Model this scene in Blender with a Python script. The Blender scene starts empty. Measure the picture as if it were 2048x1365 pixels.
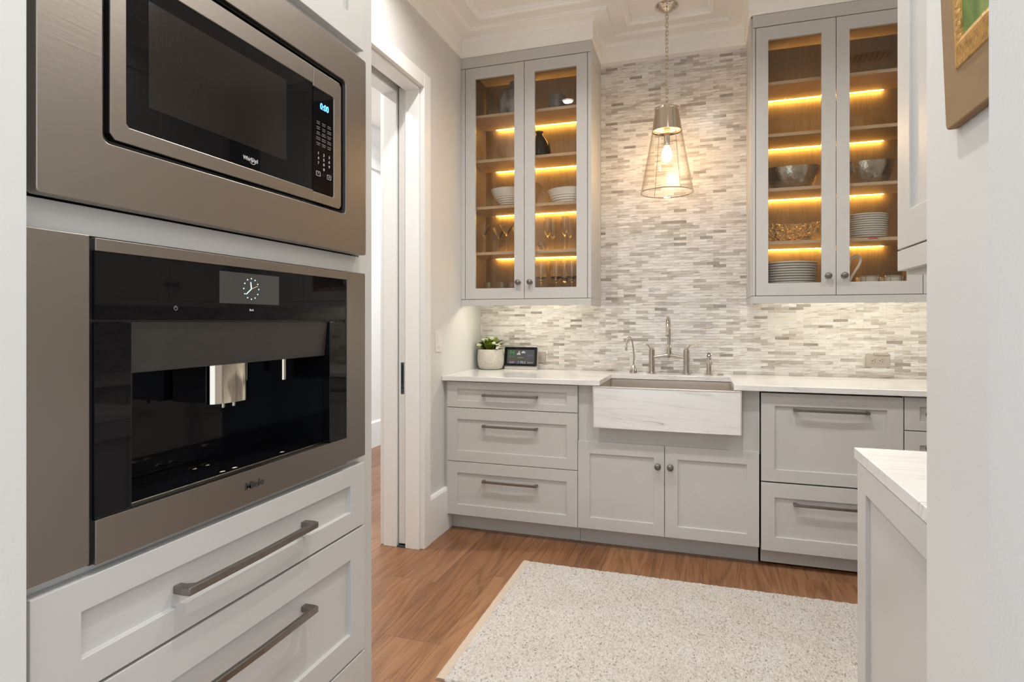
import bpy, bmesh, math, random
from mathutils import Vector, Matrix
random.seed(7)
S = bpy.context.scene
COL = S.collection
PI = math.pi

# ------------------------------------------------------------------ camera, world, exposure
cam_d = bpy.data.cameras.new('camera'); cam = bpy.data.objects.new('camera', cam_d); COL.objects.link(cam)
cam_d.sensor_width = 36.0; cam_d.sensor_fit = 'HORIZONTAL'
cam_d.lens = 1176.4 / 2048 * 36
cam_d.shift_x = -1.67 / 2048
cam_d.shift_y = -40.3 / 2048
cam_d.clip_start = 0.02
cam.location = (0, 0, 1.236); cam.rotation_euler = (PI / 2, 0, 0.312)
S.camera = cam

W = bpy.data.worlds.new('world'); S.world = W; W.use_nodes = True
wb = W.node_tree.nodes['Background']
wb.inputs[0].default_value = (0.86, 0.94, 1.0, 1); wb.inputs[1].default_value = 1.55   # daylight of the open kitchen behind the camera

vs = S.view_settings
vs.view_transform = 'Standard'; vs.look = 'None'; vs.gamma = 1.0; vs.use_curve_mapping = False
vs.exposure = 0.17
DOWN_W = 12.5      # ceiling downlights
LED_E = 75.0       # shelf strips
TASK_E = 28.0       # bars under the wall cabinets
BULB_E = 135.0     # pendant bulb

# ------------------------------------------------------------------ materials
def mat_new(name):
    m = bpy.data.materials.new(name); m.use_nodes = True
    nt = m.node_tree; b = nt.nodes['Principled BSDF']
    return m, nt, b
def N(nt, t, **kw):
    n = nt.nodes.new(t)
    for k, v in kw.items(): setattr(n, k, v)
    return n
def principled(name, col, rough=0.5, metal=0.0, noise=0.0, nscale=30, bump=0.0, bscale=200, aniso=0.0, spec=None, coat=0.0, stretch=None):
    m, nt, b = mat_new(name)
    b.inputs['Base Color'].default_value = (*col, 1); b.inputs['Roughness'].default_value = rough; b.inputs['Metallic'].default_value = metal
    if spec is not None: b.inputs['Specular IOR Level'].default_value = spec
    if coat: b.inputs['Coat Weight'].default_value = coat; b.inputs['Coat Roughness'].default_value = 0.05
    if aniso: b.inputs['Anisotropic'].default_value = aniso
    if noise or bump:
        tc = N(nt, 'ShaderNodeTexCoord'); mp = N(nt, 'ShaderNodeMapping')
        nt.links.new(tc.outputs['Object'], mp.inputs[0])
        if stretch: mp.inputs['Scale'].default_value = stretch
    if noise:
        n = N(nt, 'ShaderNodeTexNoise'); n.inputs['Scale'].default_value = nscale; n.inputs['Detail'].default_value = 4
        nt.links.new(mp.outputs[0], n.inputs['Vector'])
        r = N(nt, 'ShaderNodeValToRGB')
        r.color_ramp.elements[0].position = 0.3; r.color_ramp.elements[1].position = 0.7
        r.color_ramp.elements[0].color = (*[max(0, c * (1 - noise)) for c in col], 1)
        r.color_ramp.elements[1].color = (*[min(1, c * (1 + noise)) for c in col], 1)
        nt.links.new(n.outputs[0], r.inputs[0]); nt.links.new(r.outputs[0], b.inputs['Base Color'])
    if bump:
        n2 = N(nt, 'ShaderNodeTexNoise'); n2.inputs['Scale'].default_value = bscale; n2.inputs['Detail'].default_value = 2
        nt.links.new(mp.outputs[0], n2.inputs['Vector'])
        bp = N(nt, 'ShaderNodeBump'); bp.inputs['Strength'].default_value = bump; bp.inputs['Distance'].default_value = 0.002
        nt.links.new(n2.outputs[0], bp.inputs['Height']); nt.links.new(bp.outputs[0], b.inputs['Normal'])
    return m
def emission(name, col, st):
    m, nt, b = mat_new(name)
    b.inputs['Base Color'].default_value = (*[c * .5 for c in col], 1)
    b.inputs['Emission Color'].default_value = (*col, 1); b.inputs['Emission Strength'].default_value = st
    return m
def thin_glass(name, tint=(1, 1, 1), ior=1.45, edge=None, rough=0.0):
    m, nt, b = mat_new(name); nt.nodes.remove(b)
    out = nt.nodes['Material Output']
    tr = N(nt, 'ShaderNodeBsdfTransparent'); tr.inputs[0].default_value = (*tint, 1)
    gl = N(nt, 'ShaderNodeBsdfGlossy'); gl.inputs['Roughness'].default_value = rough
    l0 = N(nt, 'ShaderNodeLayerWeight'); l0.inputs[0].default_value = 0.5
    f0 = ((ior - 1) / (ior + 1)) ** 2          # Schlick reflectance, the same from both sides of the sheet
    p5 = math_n(nt, 'POWER', l0.outputs['Facing'], 5.0)
    fac = math_n(nt, 'ADD', math_n(nt, 'MULTIPLY', p5, 1 - f0), f0)
    mx = N(nt, 'ShaderNodeMixShader')
    if edge:
        lw = N(nt, 'ShaderNodeLayerWeight'); lw.inputs[0].default_value = 0.35
        rp = N(nt, 'ShaderNodeValToRGB')
        rp.color_ramp.elements[0].color = (*tint, 1); rp.color_ramp.elements[1].color = (*edge, 1)
        rp.color_ramp.elements[0].position = 0.25
        nt.links.new(lw.outputs['Facing'], rp.inputs[0]); nt.links.new(rp.outputs[0], tr.inputs[0])
    nt.links.new(fac, mx.inputs[0]); nt.links.new(tr.outputs[0], mx.inputs[1]); nt.links.new(gl.outputs[0], mx.inputs[2])
    nt.links.new(mx.outputs[0], out.inputs[0])
    return m
def ramp(nt, stops, interp='LINEAR'):
    r = N(nt, 'ShaderNodeValToRGB'); cr = r.color_ramp; cr.interpolation = interp
    while len(cr.elements) < len(stops): cr.elements.new(0.5)
    for e, (p, c) in zip(cr.elements, stops): e.position = p; e.color = (*c, 1)
    return r
def math_n(nt, op, a, b=None):
    n = N(nt, 'ShaderNodeMath', operation=op)
    for i, v in enumerate((a, b)):
        if v is None: continue
        if isinstance(v, (int, float)): n.inputs[i].default_value = v
        else: nt.links.new(v, n.inputs[i])
    return n.outputs[0]
def vscale(nt, src, sc, off=None):
    mp = N(nt, 'ShaderNodeMapping'); mp.inputs['Scale'].default_value = sc
    nt.links.new(src, mp.inputs[0])
    if off is not None: nt.links.new(off, mp.inputs['Location'])
    return mp.outputs[0]

def wood_mat(name, c0, c1, c2, along=1, fine=1.0, rough=0.4, coords='Object', rnd_tone=0.25, bump=0.15):
    m, nt, b = mat_new(name)
    tc = N(nt, 'ShaderNodeTexCoord'); oi = N(nt, 'ShaderNodeObjectInfo')
    off = N(nt, 'ShaderNodeCombineXYZ')
    k = math_n(nt, 'MULTIPLY', oi.outputs['Random'], 37.0)
    for i in range(3): nt.links.new(k, off.inputs[i])
    sc = [1.0, 1.0, 1.0]; sc[along] = 0.09
    v = vscale(nt, tc.outputs[coords], tuple(sc), off.outputs[0])
    n1 = N(nt, 'ShaderNodeTexNoise'); n1.inputs['Scale'].default_value = 5 * fine; n1.inputs['Detail'].default_value = 3; n1.inputs['Distortion'].default_value = 0.9
    nt.links.new(v, n1.inputs['Vector'])
    rings = math_n(nt, 'ABSOLUTE', math_n(nt, 'SINE', math_n(nt, 'MULTIPLY', n1.outputs[0], 34.0)))
    sc2 = [1.0, 1.0, 1.0]; sc2[along] = 0.02
    v2 = vscale(nt, tc.outputs[coords], tuple(sc2), off.outputs[0])
    n2 = N(nt, 'ShaderNodeTexNoise'); n2.inputs['Scale'].default_value = 160 * fine; n2.inputs['Detail'].default_value = 3
    nt.links.new(v2, n2.inputs['Vector'])
    n3 = N(nt, 'ShaderNodeTexNoise'); n3.inputs['Scale'].default_value = 2.2 * fine; n3.inputs['Detail'].default_value = 1
    nt.links.new(v, n3.inputs['Vector'])
    f = math_n(nt, 'ADD', math_n(nt, 'MULTIPLY', rings, 0.20), math_n(nt, 'MULTIPLY', n2.outputs[0], 0.55))
    f = math_n(nt, 'ADD', f, math_n(nt, 'MULTIPLY', n3.outputs[0], 0.40))
    f = math_n(nt, 'ADD', f, math_n(nt, 'MULTIPLY', math_n(nt, 'SUBTRACT', oi.outputs['Random'], 0.5), rnd_tone))
    r = ramp(nt, [(0.25, c0), (0.55, c1), (0.85, c2)])
    nt.links.new(f, r.inputs[0]); nt.links.new(r.outputs[0], b.inputs['Base Color'])
    b.inputs['Roughness'].default_value = rough
    if bump:
        bp = N(nt, 'ShaderNodeBump'); bp.inputs['Strength'].default_value = bump; bp.inputs['Distance'].default_value = 0.001
        nt.links.new(n2.outputs[0], bp.inputs['Height']); nt.links.new(bp.outputs[0], b.inputs['Normal'])
    return m
def marble_mat(name, vec_scale, rot=(0, 0, 0), base=(0.80, 0.79, 0.78), vein=(0.48, 0.47, 0.47), rough=0.12):
    m, nt, b = mat_new(name)
    tc = N(nt, 'ShaderNodeTexCoord')
    mr = N(nt, 'ShaderNodeMapping'); mr.inputs['Rotation'].default_value = rot
    nt.links.new(tc.outputs['Object'], mr.inputs[0])
    v = vscale(nt, mr.outputs[0], vec_scale)
    n = N(nt, 'ShaderNodeTexNoise'); n.inputs['Scale'].default_value = 1.0; n.inputs['Detail'].default_value = 5; n.inputs['Distortion'].default_value = 0.35
    nt.links.new(v, n.inputs['Vector'])
    w = math_n(nt, 'ABSOLUTE', math_n(nt, 'SUBTRACT', math_n(nt, 'FRACT', math_n(nt, 'MULTIPLY', n.outputs[0], 6.0)), 0.5))
    n2 = N(nt, 'ShaderNodeTexNoise'); n2.inputs['Scale'].default_value = 2.0; nt.links.new(v, n2.inputs['Vector'])
    w2 = math_n(nt, 'ADD', w, math_n(nt, 'MULTIPLY', n2.outputs[0], 0.22))
    mid = tuple(a * .93 + c * .07 for a, c in zip(base, vein))
    r = ramp(nt, [(0.06, vein), (0.13, tuple(a * .75 + c * .25 for a, c in zip(base, vein))), (0.22, mid), (0.5, base)])
    nt.links.new(w2, r.inputs[0]); nt.links.new(r.outputs[0], b.inputs['Base Color'])
    b.inputs['Roughness'].default_value = rough
    return m
def tile_mat():
    m, nt, b = mat_new('marble_mosaic')
    at = N(nt, 'ShaderNodeAttribute', attribute_name='tone'); oi = N(nt, 'ShaderNodeObjectInfo')
    r0 = math_n(nt, 'FRACT', math_n(nt, 'ADD', math_n(nt, 'MULTIPLY', at.outputs['Fac'], 7.31), math_n(nt, 'MULTIPLY', oi.outputs['Random'], 13.7)))
    base = ramp(nt, [(0.0, (0.74, 0.725, 0.705)), (0.30, (0.66, 0.64, 0.615)), (0.50, (0.78, 0.77, 0.755)), (0.68, (0.57, 0.54, 0.505)), (0.81, (0.49, 0.46, 0.425)), (0.92, (0.35, 0.32, 0.29)), (0.955, (0.74, 0.70, 0.655))], 'CONSTANT')
    nt.links.new(r0, base.inputs[0])
    ge = N(nt, 'ShaderNodeNewGeometry')
    off = N(nt, 'ShaderNodeCombineXYZ')
    for i in range(3): nt.links.new(math_n(nt, 'MULTIPLY', r0, 91.0 + 7 * i), off.inputs[i])
    mp = N(nt, 'ShaderNodeMapping'); mp.inputs['Rotation'].default_value = (0, 0.06, 0)
    nt.links.new(ge.outputs['Position'], mp.inputs[0])
    v = vscale(nt, mp.outputs[0], (14, 14, 170), off.outputs[0])
    n = N(nt, 'ShaderNodeTexNoise'); n.inputs['Scale'].default_value = 1.0; n.inputs['Detail'].default_value = 4
    nt.links.new(v, n.inputs['Vector'])
    st = ramp(nt, [(0.28, (0.42, 0.385, 0.345)), (0.40, (0.84, 0.82, 0.80)), (0.55, (1, 1, 1)), (0.75, (1.0, 0.99, 0.97))])
    nt.links.new(n.outputs[0], st.inputs[0])
    mx = N(nt, 'ShaderNodeMix', data_type='RGBA', blend_type='MULTIPLY'); mx.inputs[0].default_value = 1.0
    nt.links.new(base.outputs[0], mx.inputs[6]); nt.links.new(st.outputs[0], mx.inputs[7])
    nt.links.new(mx.outputs[2], b.inputs['Base Color'])
    b.inputs['Roughness'].default_value = 0.22
    return m
def rug_mat():
    m, nt, b = mat_new('rug_wool')
    tc = N(nt, 'ShaderNodeTexCoord')
    vo = N(nt, 'ShaderNodeTexVoronoi'); vo.inputs['Scale'].default_value = 210
    nt.links.new(vscale(nt, tc.outputs['Object'], (1, 0.6, 1)), vo.inputs['Vector'])
    sep = N(nt, 'ShaderNodeSeparateColor'); nt.links.new(vo.outputs['Color'], sep.inputs[0])
    r = ramp(nt, [(0.0, (0.25, 0.225, 0.20)), (0.06, (0.38, 0.35, 0.325)), (0.2, (0.46, 0.43, 0.405)), (0.6, (0.52, 0.485, 0.46)), (1.0, (0.59, 0.565, 0.55))])
    nt.links.new(sep.outputs[0], r.inputs[0])
    n = N(nt, 'ShaderNodeTexNoise'); n.inputs['Scale'].default_value = 5.0; n.inputs['Detail'].default_value = 2
    nt.links.new(tc.outputs['Object'], n.inputs['Vector'])
    r2 = ramp(nt, [(0.35, (0.95, 0.93, 0.90)), (0.7, (1, 1, 1))]); nt.links.new(n.outputs[0], r2.inputs[0])
    mx = N(nt, 'ShaderNodeMix', data_type='RGBA', blend_type='MULTIPLY'); mx.inputs[0].default_value = 1.0
    nt.links.new(r.outputs[0], mx.inputs[6]); nt.links.new(r2.outputs[0], mx.inputs[7]); nt.links.new(mx.outputs[2], b.inputs['Base Color'])
    bp = N(nt, 'ShaderNodeBump'); bp.inputs['Strength'].default_value = 0.7; bp.inputs['Distance'].default_value = 0.003
    nt.links.new(math_n(nt, 'SUBTRACT', 1.0, vo.outputs['Distance']), bp.inputs['Height']); nt.links.new(bp.outputs[0], b.inputs['Normal'])
    b.inputs['Roughness'].default_value = 0.95; b.inputs['Specular IOR Level'].default_value = 0.15
    return m
def led_mat(name, col, st, pitch):
    m, nt, b = mat_new(name)
    tc = N(nt, 'ShaderNodeTexCoord'); sx = N(nt, 'ShaderNodeSeparateXYZ'); nt.links.new(tc.outputs['Object'], sx.inputs[0])
    s = math_n(nt, 'SINE', math_n(nt, 'MULTIPLY', sx.outputs[0], 2 * PI / pitch))
    e = math_n(nt, 'MULTIPLY', math_n(nt, 'ADD', math_n(nt, 'MULTIPLY', s, 0.6), 1.0), st)
    b.inputs['Base Color'].default_value = (.4, .35, .2, 1)
    b.inputs['Emission Color'].default_value = (*col, 1); nt.links.new(e, b.inputs['Emission Strength'])
    return m

M = {}
M['wall'] = principled('wall_paint', (0.69, 0.685, 0.67), 0.6, bump=0.06, bscale=260)
M['trim'] = principled('trim_paint', (0.86, 0.86, 0.85), 0.35, noise=0.01)
M['ceil'] = principled('ceiling_paint', (0.95, 0.935, 0.905), 0.6, noise=0.01)
M['paint'] = principled('cabinet_paint', (0.565, 0.553, 0.535), 0.38, noise=0.015, nscale=8)
M['dark_gap'] = principled('dark_void', (0.012, 0.012, 0.013), 0.7, noise=0.05)
M['steel'] = principled('brushed_steel', (0.32, 0.288, 0.262), 0.34, 1.0, noise=0.03, nscale=6, bump=0.04, bscale=300, stretch=(0.02, 1, 1), aniso=0.4)
M['sink_steel'] = principled('sink_steel', (0.78, 0.72, 0.66), 0.32, 1.0, noise=0.03, nscale=9, stretch=(0.1, 1, 1))
M['nickel'] = principled('satin_nickel', (0.50, 0.46, 0.41), 0.22, 1.0, noise=0.02)
M['chrome'] = principled('polished_nickel', (0.62, 0.56, 0.48), 0.08, 1.0, noise=0.01)
M['pewter'] = principled('pewter_pull', (0.27, 0.25, 0.235), 0.34, 1.0, noise=0.10, nscale=60)
M['knob'] = principled('pewter_knob', (0.20, 0.185, 0.165), 0.42, 0.85, noise=0.12, nscale=60)
M['black_glass'] = principled('black_glass', (0.004, 0.004, 0.005), 0.03, noise=0.1, spec=0.24)
M['black'] = principled('black_plastic', (0.010, 0.010, 0.012), 0.35, noise=0.1)
M['black_gloss'] = principled('black_gloss', (0.005, 0.005, 0.007), 0.07, noise=0.1, spec=0.35)
M['hood'] = principled('grey_hood', (0.032, 0.029, 0.027), 0.38, noise=0.08, nscale=60)
M['display'] = principled('display_film', (0.06, 0.058, 0.055), 0.08, noise=0.02)
def mesh_mat():
    m, nt, b = mat_new('window_mesh')
    tc = N(nt, 'ShaderNodeTexCoord'); vo = N(nt, 'ShaderNodeTexVoronoi'); vo.inputs['Scale'].default_value = 520; vo.inputs['Randomness'].default_value = 0.15
    nt.links.new(tc.outputs['Object'], vo.inputs['Vector'])
    r = ramp(nt, [(0.25, (0.085, 0.070, 0.056)), (0.45, (0.016, 0.013, 0.011))]); nt.links.new(vo.outputs['Distance'], r.inputs[0]); nt.links.new(r.outputs[0], b.inputs['Base Color'])
    b.inputs['Roughness'].default_value = 0.12; b.inputs['Specular IOR Level'].default_value = 0.38
    return m
M['mesh'] = mesh_mat()
M['white_print'] = principled('white_print', (0.60, 0.60, 0.60), 0.5, noise=0.01)
M['grey_print'] = principled('grey_print', (0.16, 0.16, 0.16), 0.5, noise=0.01)
M['dark_print'] = principled('dark_print', (0.03, 0.028, 0.026), 0.5, noise=0.02)
M['blue_led'] = emission('blue_digits', (0.12, 0.45, 1.0), 2.2)
M['clock_led'] = emission('clock_marks', (0.62, 0.90, 1.0), 1.6)
M['clock_gold'] = emission('clock_second_hand', (0.8, 0.65, 0.35), 0.7)
M['oak'] = wood_mat('oak_floor', (0.090, 0.037, 0.015), (0.195, 0.086, 0.035), (0.31, 0.152, 0.070), along=1, fine=1.0, rough=0.31, rnd_tone=0.16)
M['veneer'] = wood_mat('oak_veneer', (0.135, 0.088, 0.043), (0.19, 0.128, 0.064), (0.245, 0.168, 0.090), along=2, fine=2.0, rough=0.45, rnd_tone=0.05, bump=0.05)
M['shelf'] = wood_mat('oak_shelf', (0.36, 0.25, 0.15), (0.44, 0.315, 0.195), (0.52, 0.385, 0.25), along=0, fine=1.5, rough=0.4, rnd_tone=0.05, bump=0.05)
M['stone'] = marble_mat('counter_quartzite', (0.9, 7.0, 7.0), (0, 0.05, 0.07))
M['stone_apron'] = marble_mat('apron_quartzite', (1.1, 9.0, 16.0), (0, -0.10, 0), vein=(0.44, 0.43, 0.43))
M['grout'] = principled('grout', (0.80, 0.775, 0.74), 0.8, noise=0.03)
M['tile'] = tile_mat()
M['pane'] = thin_glass('cabinet_pane', (0.97, 0.965, 0.95))
def real_glass(name, col, bump=0.0, bscale=40, rough=0.0):
    m, nt, b = mat_new(name)
    b.inputs['Base Color'].default_value = (*col, 1); b.inputs['Transmission Weight'].default_value = 1.0; b.inputs['Roughness'].default_value = rough; b.inputs['IOR'].default_value = 1.47
    if bump:
        tc = N(nt, 'ShaderNodeTexCoord'); vo = N(nt, 'ShaderNodeTexVoronoi'); vo.inputs['Scale'].default_value = bscale
        nt.links.new(tc.outputs['Object'], vo.inputs['Vector'])
        bp = N(nt, 'ShaderNodeBump'); bp.inputs['Strength'].default_value = bump; bp.inputs['Distance'].default_value = 0.012
        nt.links.new(vo.outputs['Distance'], bp.inputs['Height']); nt.links.new(bp.outputs[0], b.inputs['Normal'])
    return m
M['clear'] = real_glass('clear_glass', (1, 0.99, 0.97))
M['shade'] = thin_glass('shade_glass', (0.985, 0.98, 0.975), 1.22, edge=(0.88, 0.84, 0.76))
M['smoke'] = thin_glass('smoked_glass', (0.20, 0.19, 0.14), 1.6, edge=(0.03, 0.03, 0.02))
M['led'] = led_mat('led_strip', (1.0, 0.60, 0.13), LED_E, 0.033)
M['task'] = emission('task_bar', (1.0, 0.92, 0.72), TASK_E)
M['bulb'] = emission('warm_bulb', (1.0, 0.68, 0.36), BULB_E)
M['lamp'] = emission('downlight_lens', (1.0, 0.93, 0.82), 9.0)
M['white_ceramic'] = principled('white_ceramic', (0.74, 0.71, 0.66), 0.25, noise=0.02)
M['plate'] = principled('plate_ceramic', (0.74, 0.72, 0.69), 0.18, noise=0.02)
M['dark_ceramic'] = principled('speckled_ceramic', (0.21, 0.20, 0.195), 0.35, noise=0.75, nscale=22)
M['plum_glass'] = principled('plum_glass', (0.16, 0.14, 0.145), 0.15, noise=0.2)
M['hammered'] = principled('hammered_metal', (0.42, 0.37, 0.30), 0.10, 1.0, noise=0.04, bump=1.0, bscale=60)
M['red'] = principled('red_sticker', (0.5, 0.08, 0.08), 0.5, noise=0.02)
M['pot'] = principled('speckled_pot', (0.50, 0.475, 0.42), 0.8, noise=0.42, nscale=330, bump=0.4, bscale=250)
M['soil'] = principled('soil', (0.03, 0.022, 0.015), 0.9, noise=0.3)
M['leaf'] = principled('leaf_green', (0.15, 0.20, 0.022), 0.38, noise=0.35, nscale=30)
M['petal'] = principled('white_petal', (0.80, 0.80, 0.70), 0.6, noise=0.03)
M['bud'] = principled('yellow_bud', (0.50, 0.55, 0.08), 0.6, noise=0.1)
M['device'] = principled('grey_plastic', (0.46, 0.43, 0.40), 0.4, noise=0.02)
M['outlet'] = principled('taupe_plate', (0.42, 0.375, 0.33), 0.4, noise=0.01)
M['outlet_dark'] = principled('outlet_slot', (0.03, 0.03, 0.03), 0.5, noise=0.02)
M['switch'] = principled('white_plate', (0.80, 0.77, 0.73), 0.35, noise=0.01)
M['latch'] = principled('dark_steel_latch', (0.10, 0.125, 0.15), 0.35, 0.8, noise=0.05)
M['rug'] = rug_mat()
M['binding'] = principled('rug_binding', (0.50, 0.41, 0.325), 0.9, noise=0.06, nscale=120, bump=0.5, bscale=500)
M['pic_mat'] = principled('bronze_panel', (0.30, 0.195, 0.105), 0.6, noise=0.04, nscale=40, spec=0.2)
M['gold'] = principled('gilt_frame', (0.52, 0.30, 0.085), 0.42, 0.45, noise=0.25, nscale=90, bump=0.8, bscale=160)
M['scr_green'] = emission('screen_green', (0.04, 0.22, 0.05), 0.55)
M['scr_red'] = emission('screen_red', (0.28, 0.05, 0.04), 0.35)
M['scr_white'] = emission('screen_white', (0.40, 0.45, 0.50), 0.55)
M['scr_blue'] = emission('screen_blue', (0.12, 0.13, 0.28), 0.5)
M['scr_bg'] = emission('screen_ground', (0.05, 0.05, 0.052), 0.6)
M['scr_gold'] = emission('screen_gold', (0.45, 0.32, 0.08), 0.5)
M['grille'] = principled('grille_paint', (0.70, 0.68, 0.64), 0.5, noise=0.02)
def painting_mat():
    m, nt, b = mat_new('landscape_paint')
    tc = N(nt, 'ShaderNodeTexCoord')
    n = N(nt, 'ShaderNodeTexNoise'); n.inputs['Scale'].default_value = 14; n.inputs['Detail'].default_value = 4; n.inputs['Distortion'].default_value = 1.2
    nt.links.new(vscale(nt, tc.outputs['Object'], (1, 1, 0.4)), n.inputs['Vector'])
    r = ramp(nt, [(0.25, (0.04, 0.10, 0.02)), (0.45, (0.13, 0.22, 0.04)), (0.6, (0.26, 0.32, 0.10)), (0.8, (0.30, 0.42, 0.40))])
    nt.links.new(n.outputs[0], r.inputs[0]); nt.links.new(r.outputs[0], b.inputs['Base Color']); b.inputs['Roughness'].default_value = 0.45
    return m
M['painting'] = painting_mat()

# ------------------------------------------------------------------ mesh helpers
class MB:
    def __init__(s): s.v = []; s.f = []; s.smooth = False
    def add(s, vs, fs):
        o = len(s.v); s.v += [tuple(v) for v in vs]; s.f += [tuple(i + o for i in f) for f in fs]; return s
    def box(s, x0, x1, y0, y1, z0, z1):
        vs = [(x0, y0, z0), (x1, y0, z0), (x1, y1, z0), (x0, y1, z0), (x0, y0, z1), (x1, y0, z1), (x1, y1, z1), (x0, y1, z1)]
        return s.add(vs, [(0, 3, 2, 1), (4, 5, 6, 7), (0, 1, 5, 4), (1, 2, 6, 5), (2, 3, 7, 6), (3, 0, 4, 7)])
    def prism(s, poly, z0, z1, plane='xy'):
        def P(a, b, c):
            return {'xy': (a, b, c), 'xz': (a, c, b), 'yz': (c, a, b)}[plane]
        n = len(poly)
        vs = [P(a, b, z0) for a, b in poly] + [P(a, b, z1) for a, b in poly]
        fs = [tuple(range(n))[::-1], tuple(range(n, 2 * n))] + [(i, (i + 1) % n, n + (i + 1) % n, n + i) for i in range(n)]
        return s.add(vs, fs)
    def lathe(s, prof, n=24, axis='z', c=(0, 0, 0), closed=False):
        vs = []; fs = []; k = len(prof)
        for j in range(n):
            a = 2 * PI * j / n; ca, sa = math.cos(a), math.sin(a)
            for r, h in prof:
                p = {'z': (r * ca, r * sa, h), 'y': (r * ca, h, r * sa), 'x': (h, r * ca, r * sa)}[axis]
                vs.append((p[0] + c[0], p[1] + c[1], p[2] + c[2]))
        m = k if closed else k - 1
        for j in range(n):
            j2 = (j + 1) % n
            for i in range(m):
                i2 = (i + 1) % k
                fs.append((j * k + i, j2 * k + i, j2 * k + i2, j * k + i2))
        s.smooth = True
        return s.add(vs, fs)
    def tube(s, pts, r, n=10, cap=True):
        rr = r if isinstance(r, (list, tuple)) else [r] * len(pts)
        pts = [Vector(p) for p in pts]; rings = []
        up = None
        for i, p in enumerate(pts):
            t = (pts[min(i + 1, len(pts) - 1)] - pts[max(i - 1, 0)]).normalized()
            if up is None:
                up = Vector((0, 0, 1)) if abs(t.z) < 0.9 else Vector((1, 0, 0))
            a = t.cross(up).normalized(); b = a.cross(t).normalized(); up = b
            rings.append([p + (a * math.cos(2 * PI * j / n) + b * math.sin(2 * PI * j / n)) * rr[i] for j in range(n)])
        vs = [v for ring in rings for v in ring]; fs = []
        for i in range(len(pts) - 1):
            for j in range(n):
                fs.append((i * n + j, i * n + (j + 1) % n, (i + 1) * n + (j + 1) % n, (i + 1) * n + j))
        if cap: fs += [tuple(range(n))[::-1], tuple(range((len(pts) - 1) * n, len(pts) * n))]
        s.smooth = True
        return s.add(vs, fs)
    def ball(s, c, r, n=12, m=8, sc=(1, 1, 1)):
        prof = [(max(1e-4, r * math.sin(PI * i / m)), -r * math.cos(PI * i / m)) for i in range(m + 1)]
        o = len(s.v); s.lathe(prof, n)
        for i in range(o, len(s.v)):
            v = s.v[i]; s.v[i] = (v[0] * sc[0] + c[0], v[1] * sc[1] + c[1], v[2] * sc[2] + c[2])
        return s
    def mesh(s, name):
        me = bpy.data.meshes.new(name); me.from_pydata(s.v, [], s.f); me.update()
        bm = bmesh.new(); bm.from_mesh(me); bmesh.ops.recalc_face_normals(bm, faces=bm.faces); bm.to_mesh(me); bm.free()
        if s.smooth:
            me.polygons.foreach_set('use_smooth', [True] * len(me.polygons))
            me.set_sharp_from_angle(angle=math.radians(38))
        return me
    def build(s, name, mat, parent=None, bevel=0.0, seg=2, loc=(0, 0, 0)):
        return link(name, s.mesh(name), mat, parent, bevel, seg, loc)
def link(name, me, mat, parent=None, bevel=0.0, seg=2, loc=(0, 0, 0), rot=(0, 0, 0)):
    if mat is not None and not me.materials: me.materials.append(M[mat])
    o = bpy.data.objects.new(name, me); COL.objects.link(o); o.parent = parent; o.location = loc; o.rotation_euler = rot
    if bevel:
        b = o.modifiers.new('bevel', 'BEVEL'); b.width = bevel; b.segments = seg; b.limit_method = 'ANGLE'; b.angle_limit = math.radians(50)
    return o
def B(x0, x1, y0, y1, z0, z1): return MB().box(x0, x1, y0, y1, z0, z1)
def tag(o, label, cat, group=None):
    o['label'] = label; o['category'] = cat
    if group: o['group'] = group
    return o
def thing(name, label, cat, loc=(0, 0, 0), rz=0.0, group=None):
    o = bpy.data.objects.new(name, None); COL.objects.link(o); o.location = loc; o.rotation_euler = (0, 0, rz); o.empty_display_size = 0.05
    return tag(o, label, cat, group)
def struct(o): o['kind'] = 'structure'; return o
def dup(root, loc=None, rz=None, label=None, parent=None):
    c = root.copy(); COL.objects.link(c); c.parent = parent
    if loc is not None: c.location = loc
    if rz is not None: c.rotation_euler = (0, 0, rz)
    if label: c['label'] = label
    for ch in root.children: dup(ch, parent=c)
    return c
def rrect(x0, x1, y0, y1, r, n=5):
    p = []
    for cx, cy, a0 in ((x1 - r, y1 - r, 0), (x0 + r, y1 - r, 90), (x0 + r, y0 + r, 180), (x1 - r, y0 + r, 270)):
        for i in range(n + 1):
            a = math.radians(a0 + 90 * i / n); p.append((cx + r * math.cos(a), cy + r * math.sin(a)))
    return p
def ring_xz(mb, outer, inner, y0, y1):
    n = len(outer)
    vs = [(a, y0, b) for a, b in outer] + [(a, y0, b) for a, b in inner] + [(a, y1, b) for a, b in outer] + [(a, y1, b) for a, b in inner]
    fs = []
    for i in range(n):
        j = (i + 1) % n
        fs += [(i, j, n + j, n + i), (2 * n + i, 3 * n + i, 3 * n + j, 2 * n + j), (i, 2 * n + i, 2 * n + j, j), (n + i, n + j, 3 * n + j, 3 * n + i)]
    return mb.add(vs, fs)
def text_mesh(s, size, extr=0.0004, bold=0.0):
    cu = bpy.data.curves.new('t', 'FONT'); cu.body = s; cu.size = size; cu.extrude = extr; cu.offset = bold
    cu.align_x = 'CENTER'; cu.align_y = 'CENTER'; cu.resolution_u = 3
    ob = bpy.data.objects.new('t', cu); COL.objects.link(ob)
    dg = bpy.context.evaluated_depsgraph_get(); dg.update()
    me = bpy.data.meshes.new_from_object(ob.evaluated_get(dg))
    bpy.data.objects.remove(ob); bpy.data.curves.remove(cu)
    me.transform(Matrix.Rotation(PI / 2, 4, 'X'))
    return me
def text(name, s, size, mat, parent, loc, bold=0.0, sx=1.0):
    me = text_mesh(s, size, bold=bold)
    if sx != 1.0: me.transform(Matrix.Diagonal((sx, 1, 1, 1)))
    return link(name, me, mat, parent, loc=loc)

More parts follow.
